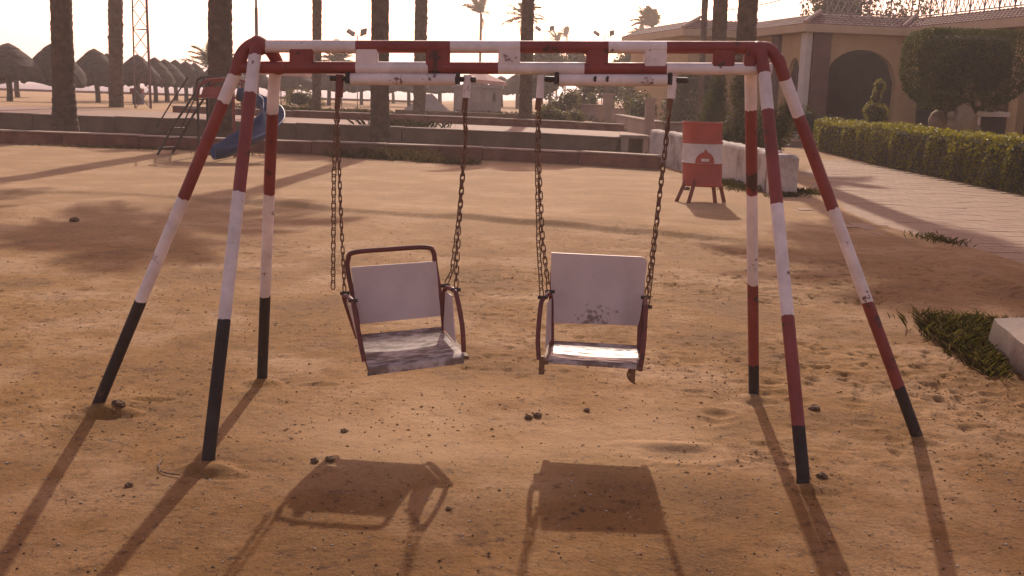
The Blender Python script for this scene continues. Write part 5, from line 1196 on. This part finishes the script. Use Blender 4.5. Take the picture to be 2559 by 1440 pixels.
for i, a in enumerate([('low dark tree right of the leaf-stubbed palm, first of the garden row', 2.2, 72, 4.3, 2.0), ('second tree of the garden row, seen between the two top bars', 4.6, 74, 4.6, 2.0), ('third tree of the garden row, above the second sleeve', 7.2, 71, 4.5, 2.1), ('fourth tree of the garden row, left of the right hanger', 9.6, 73, 4.7, 2.1), ('fifth tree of the garden row, behind the right hanger', 12.2, 70, 4.6, 2.2), ('sixth tree of the garden row, just left of the villa gable', 13.6, 62, 4.3, 2.0)]):
    tree(*a, 50 + i)
for i, a in enumerate([('shady lower tree behind the farther tan pillar', 5.4, 60, 3.3, 2.2), ('shady lower tree above the white wall', 8.0, 58, 3.4, 2.2), ('shady lower tree right behind the leaf-stubbed trunk', 1.3, 62, 2.6, 1.6)]):
    tree(*a, 60 + i, group='lower trees in the garden')
for i, a in enumerate([('airy tree behind the villa roof, left of the terrace corner', 16.2, 58, 8.4, 2.3), ('airy tree behind the villa roof above the dark arch', 19.5, 57, 9.0, 2.6), ('airy tree behind the villa roof between two others', 17.9, 59, 8.9, 2.2)]):
    tree(*a, 70 + i, 2600, .22, 'tree', 'airy trees behind the villa', True)

# ------------------------------------------------------------------ grass, stones, litter
def blades(name, spots, n, hgt, mat, seed):
    rng = np.random.default_rng(seed); S_ = np.array(spots, float); k = rng.integers(0, len(S_), n)
    x = S_[k, 0] + rng.normal(0, 1, n) * S_[k, 2] * .5; y = S_[k, 1] + rng.normal(0, 1, n) * S_[k, 3] * .5; z = terrain(x, y) - .01
    a = rng.uniform(0, 6.28, n); h = hgt * S_[k, 4] * rng.uniform(.25, 1.1, n); ln = rng.uniform(.2, 1.5, n) * h; w = .0035 + .0025 * rng.random(n)
    d = np.stack([np.cos(a), np.sin(a), 0 * a], 1); s = np.stack([-np.sin(a), np.cos(a), 0 * a], 1); P = np.stack([x, y, z], 1); w = w[:, None]
    mid = P + d * (ln * .35)[:, None] + np.array([0, 0, 1]) * (h * .6)[:, None]; tip = P + d * ln[:, None] + np.array([0, 0, 1]) * h[:, None]
    V = np.stack([P - s * w, P + s * w, mid + s * w * .7, tip, mid - s * w * .7], 1).reshape(-1, 3)
    o = mesh_from_arrays(name, V, np.arange(n * 5).reshape(-1, 5), mat); tag(o, kind='stuff'); return o
gsp = [(3.00, 6.6, .12, .35, 1.1), (3.08, 7.0, .16, .35, 1.3), (3.20, 7.4, .22, .3, 1.0), (3.5, 7.7, .4, .25, .6), (2.94, 6.3, .07, .25, .8), (3.4, 7.15, .25, .2, 1.1)]
blades('grass', gsp, 2100, .105, 'grass', 1); blades('dry_grass', gsp, 1300, .085, 'grass_dry', 2)
ksp = [(-3.3, 24.3, .7, .35, 1), (-2.6, 24.0, .6, .4, 1), (-1.9, 23.5, .6, .4, .7), (-1.2, 23.3, .4, .3, .6), (-4.0, 24.6, .4, .2, .6), (-6.6, 23.6, .5, .3, .5), (-9.2, 24.8, 2, .2, .4)]
blades('grass', ksp, 3200, .26, 'grass_dry', 3); blades('grass', ksp, 1500, .22, 'grass', 4)
blades('grass', [(4.2, 18.6, .5, .4, 1), (4.5, 17.3, .3, .2, .7), (4.0, 19.5, .3, .5, .9), (5.0, 17.9, .25, .35, .8), (5.1, 12.4, .3, .5, .6)], 1600, .13, 'grass', 5)
blades('grass', [(-8.5, 41.5, 1.6, 1.6, 1), (-6.4, 42, 1.6, 1.6, 1), (-1.5, 46, 2.5, 2.5, 1), (2.2, 46, 2.5, 2, 1), (-10.5, 43, 1.6, 2, 1), (-3.4, 31, 1, .6, 1), (-6, 27.8, 2, 1, .5), (-1, 27, 2, .8, .5), (-10.5, 28.5, 2, 1, .4), (2.4, 25.3, .8, .8, .8), (2.9, 34.2, .9, .8, .8)], 9000, .30, 'grass', 6)

def clod(label, x, y, r, mat='stone_dark', seed=0, flat=.6):
    rg = random.Random(seed); vs, fs = [], []
    for j in range(5):
        for k in range(8):
            th = pi * (j + .5) / 5; a = 2 * pi * k / 8; q = r * rg.uniform(.75, 1.2); vs.append((q * math.sin(th) * math.cos(a), q * math.sin(th) * math.sin(a), q * math.cos(th) * flat))
    for j in range(4):
        for k in range(8): fs.append((j * 8 + k, (j + 1) * 8 + k, (j + 1) * 8 + (k + 1) % 8, j * 8 + (k + 1) % 8))
    fs += [tuple(range(8)), tuple(range(39, 31, -1))]
    o = MB().add(vs, fs).build('clod', mat); o.location = (x, y, gz(x, y) + r * flat * .45); tag(o, label, 'clod', 'dark clods lying on the sand'); return o
for i, (lab, x, y, r) in enumerate([('lone dark clod far out on the sand left of the swing', -5.04, 11.84, .055), ('left of two crumbly clods above the left seat shadow', -.835, 4.30, .021), ('right of two crumbly clods above the left seat shadow', -.775, 4.32, .024), ('small dark clod a step beyond the crumbly pair', -.78, 4.75, .018), ('left of two round brown clods below the gap between seats', .10, 5.02, .022), ('right of two round brown clods below the gap between seats', .15, 5.045, .024), ('single brown clod below the right seat', .405, 5.14, .018), ('round dark clod between the two right front legs', 1.375, 4.31, .026), ('tiny dark clod inside the right seat shadow', .30, 3.83, .014), ('small clod at the right tip of the left seat shadow', -.22, 3.80, .012), ('lumpy clod beside the foot of the left brace leg', -1.93, 4.95, .036), ('clod in the middle of the left foreground sand', -1.52, 3.96, .018), ('flat clod lying behind the drum legs', 3.0, 18.2, .07), ('clod lying before the right rear leg', 1.62, 5.3, .03)]): clod(lab, x, y, r, seed=i)
t = MB().tube(spline([(-1.485, 4.27, gz(-1.485, 4.27) + .006), (-1.475, 4.19, gz(-1.475, 4.19) + .010), (-1.43, 4.11, gz(-1.43, 4.11) + .008), (-1.35, 4.08, gz(-1.35, 4.08) + .010)], 6), .0032, 5, jag=.15).build('twig', 'branch'); tag(t, 'pale curved twig lying by the left front leg', 'twig')
def grit():
    rng = np.random.default_rng(21); n = 6500
    y = 2.7 + 6.5 * rng.random(n) ** 1.6; x = rng.uniform(-.62, .62, n) * (y + .4); r = .0018 + .0050 * rng.random(n) ** 3; z = terrain(x, y) + r * .3
    O = np.array([(1, 0, 0), (0, 1, 0), (-1, 0, 0), (0, -1, 0), (0, 0, .7), (0, 0, -.7)]); Fo = np.array([(0, 1, 4), (1, 2, 4), (2, 3, 4), (3, 0, 4), (1, 0, 5), (2, 1, 5), (3, 2, 5), (0, 3, 5)])
    V = np.stack([x, y, z], 1)[:, None, :] + O[None] * r[:, None, None] * rng.uniform(.7, 1.3, (n, 6, 1)); F = (Fo[None] + (np.arange(n) * 6)[:, None, None]).reshape(-1, 3)
    o = mesh_from_arrays('gravel', V.reshape(-1, 3), F, ['stone_pale', 'stone_dark'], mi=np.repeat((rng.random(n) < .5).astype(int), 8)); tag(o, kind='stuff')
grit()
def crumbs():
    rng = np.random.default_rng(33); n = 15000
    y = 4.2 + 8.5 * rng.random(n) ** 1.7; x = rng.uniform(-.66, .66, n) * (y + .3)
    k = int(n * .28); x[:k] = rng.normal(1.9, .75, k); y[:k] = rng.normal(5.2, .6, k)
    dense = vnoise(x * 1.6, y * 1.6, 70) + .55 * vnoise(x * 5, y * 5, 71) + rng.normal(0, .22, n) - .5 * np.exp(-((x / .9) ** 2 + ((y - 4.6) / .5) ** 2)) - .6 * sstep(4.6, 4.1, y); keep = dense > .02; x, y = x[keep], y[keep]; n = len(x)
    r = .003 + .008 * rng.random(n) ** 3; z = terrain(x, y) + r * .05
    O = np.array([(1, 0, 0), (0, 1, 0), (-1, 0, 0), (0, -1, 0), (0, 0, .75), (0, 0, -.5)]); Fo = np.array([(0, 1, 4), (1, 2, 4), (2, 3, 4), (3, 0, 4), (1, 0, 5), (2, 1, 5), (3, 2, 5), (0, 3, 5)])
    V = np.stack([x, y, z], 1)[:, None, :] + O[None] * r[:, None, None] * rng.uniform(.6, 1.5, (n, 6, 1)); F = (Fo[None] + (np.arange(n) * 6)[:, None, None]).reshape(-1, 3)
    o = mesh_from_arrays('soil_crumbs', V.reshape(-1, 3), F, 'crumb'); tag(o, kind='stuff')
crumbs()
def block():
    t = thing('concrete_block', 'broken pale concrete slab tilted in the grass at the right edge', 'concrete block', (3.5, 6.6, 0)); r = random.Random(2)
    vs, fs = [], []; nx, ny = 9, 9
    for j in range(ny):
        for i in range(nx):
            u, v = i / (nx - 1), j / (ny - 1); x = 2.98 + u * 1.0 + .17 * v; y = 5.62 + v * 1.05 - .10 * u
            z = .215 + .035 * v + .02 * u + r.uniform(-.004, .004)
            if i == 0 or j == 0: x += r.uniform(-.012, .012); y += r.uniform(-.012, .01); z -= r.uniform(.008, .022)
            vs.append((x, y, z))
    for j in range(ny - 1):
        for i in range(nx - 1): fs.append((j * nx + i, j * nx + i + 1, (j + 1) * nx + i + 1, (j + 1) * nx + i))
    rim = [i for i in range(nx)] + [j * nx + nx - 1 for j in range(1, ny)] + [(ny - 1) * nx + i for i in range(nx - 2, -1, -1)] + [j * nx for j in range(ny - 2, 0, -1)]
    m0 = len(vs); vs += [(vs[q][0] + r.uniform(-.02, .03), vs[q][1] + r.uniform(-.01, .03), .10 + r.uniform(-.02, .02)) for q in rim]; m1 = len(vs); vs += [(vs[q][0] + .05, vs[q][1] + .05, -.06) for q in rim]; R_ = len(rim)
    for i in range(R_):
        j = (i + 1) % R_; fs += [(rim[j], rim[i], m0 + i, m0 + j), (m0 + j, m0 + i, m1 + i, m1 + j)]
    o = MB().add(vs, fs).build('slab', 'concrete', t)
    smooth_by_angle(o, 48)
block()

# ------------------------------------------------------------------ sea air
HAZE = 0.0012
if HAZE:
    m = bpy.data.materials.new('haze'); m.use_nodes = True; t_ = m.node_tree; t_.nodes.clear()
    v = t_.nodes.new('ShaderNodeVolumePrincipled'); v.inputs['Density'].default_value = HAZE; v.inputs['Color'].default_value = (1.0, .90, .88, 1); v.inputs['Anisotropy'].default_value = .45
    o_ = t_.nodes.new('ShaderNodeOutputMaterial'); t_.links.new(v.outputs[0], o_.inputs['Volume'])
    h = MB().box((0, 2200, 12.5), (9000, 4700, 30)).build('haze', m); tag(h, kind='stuff'); h.display_type = 'WIRE'
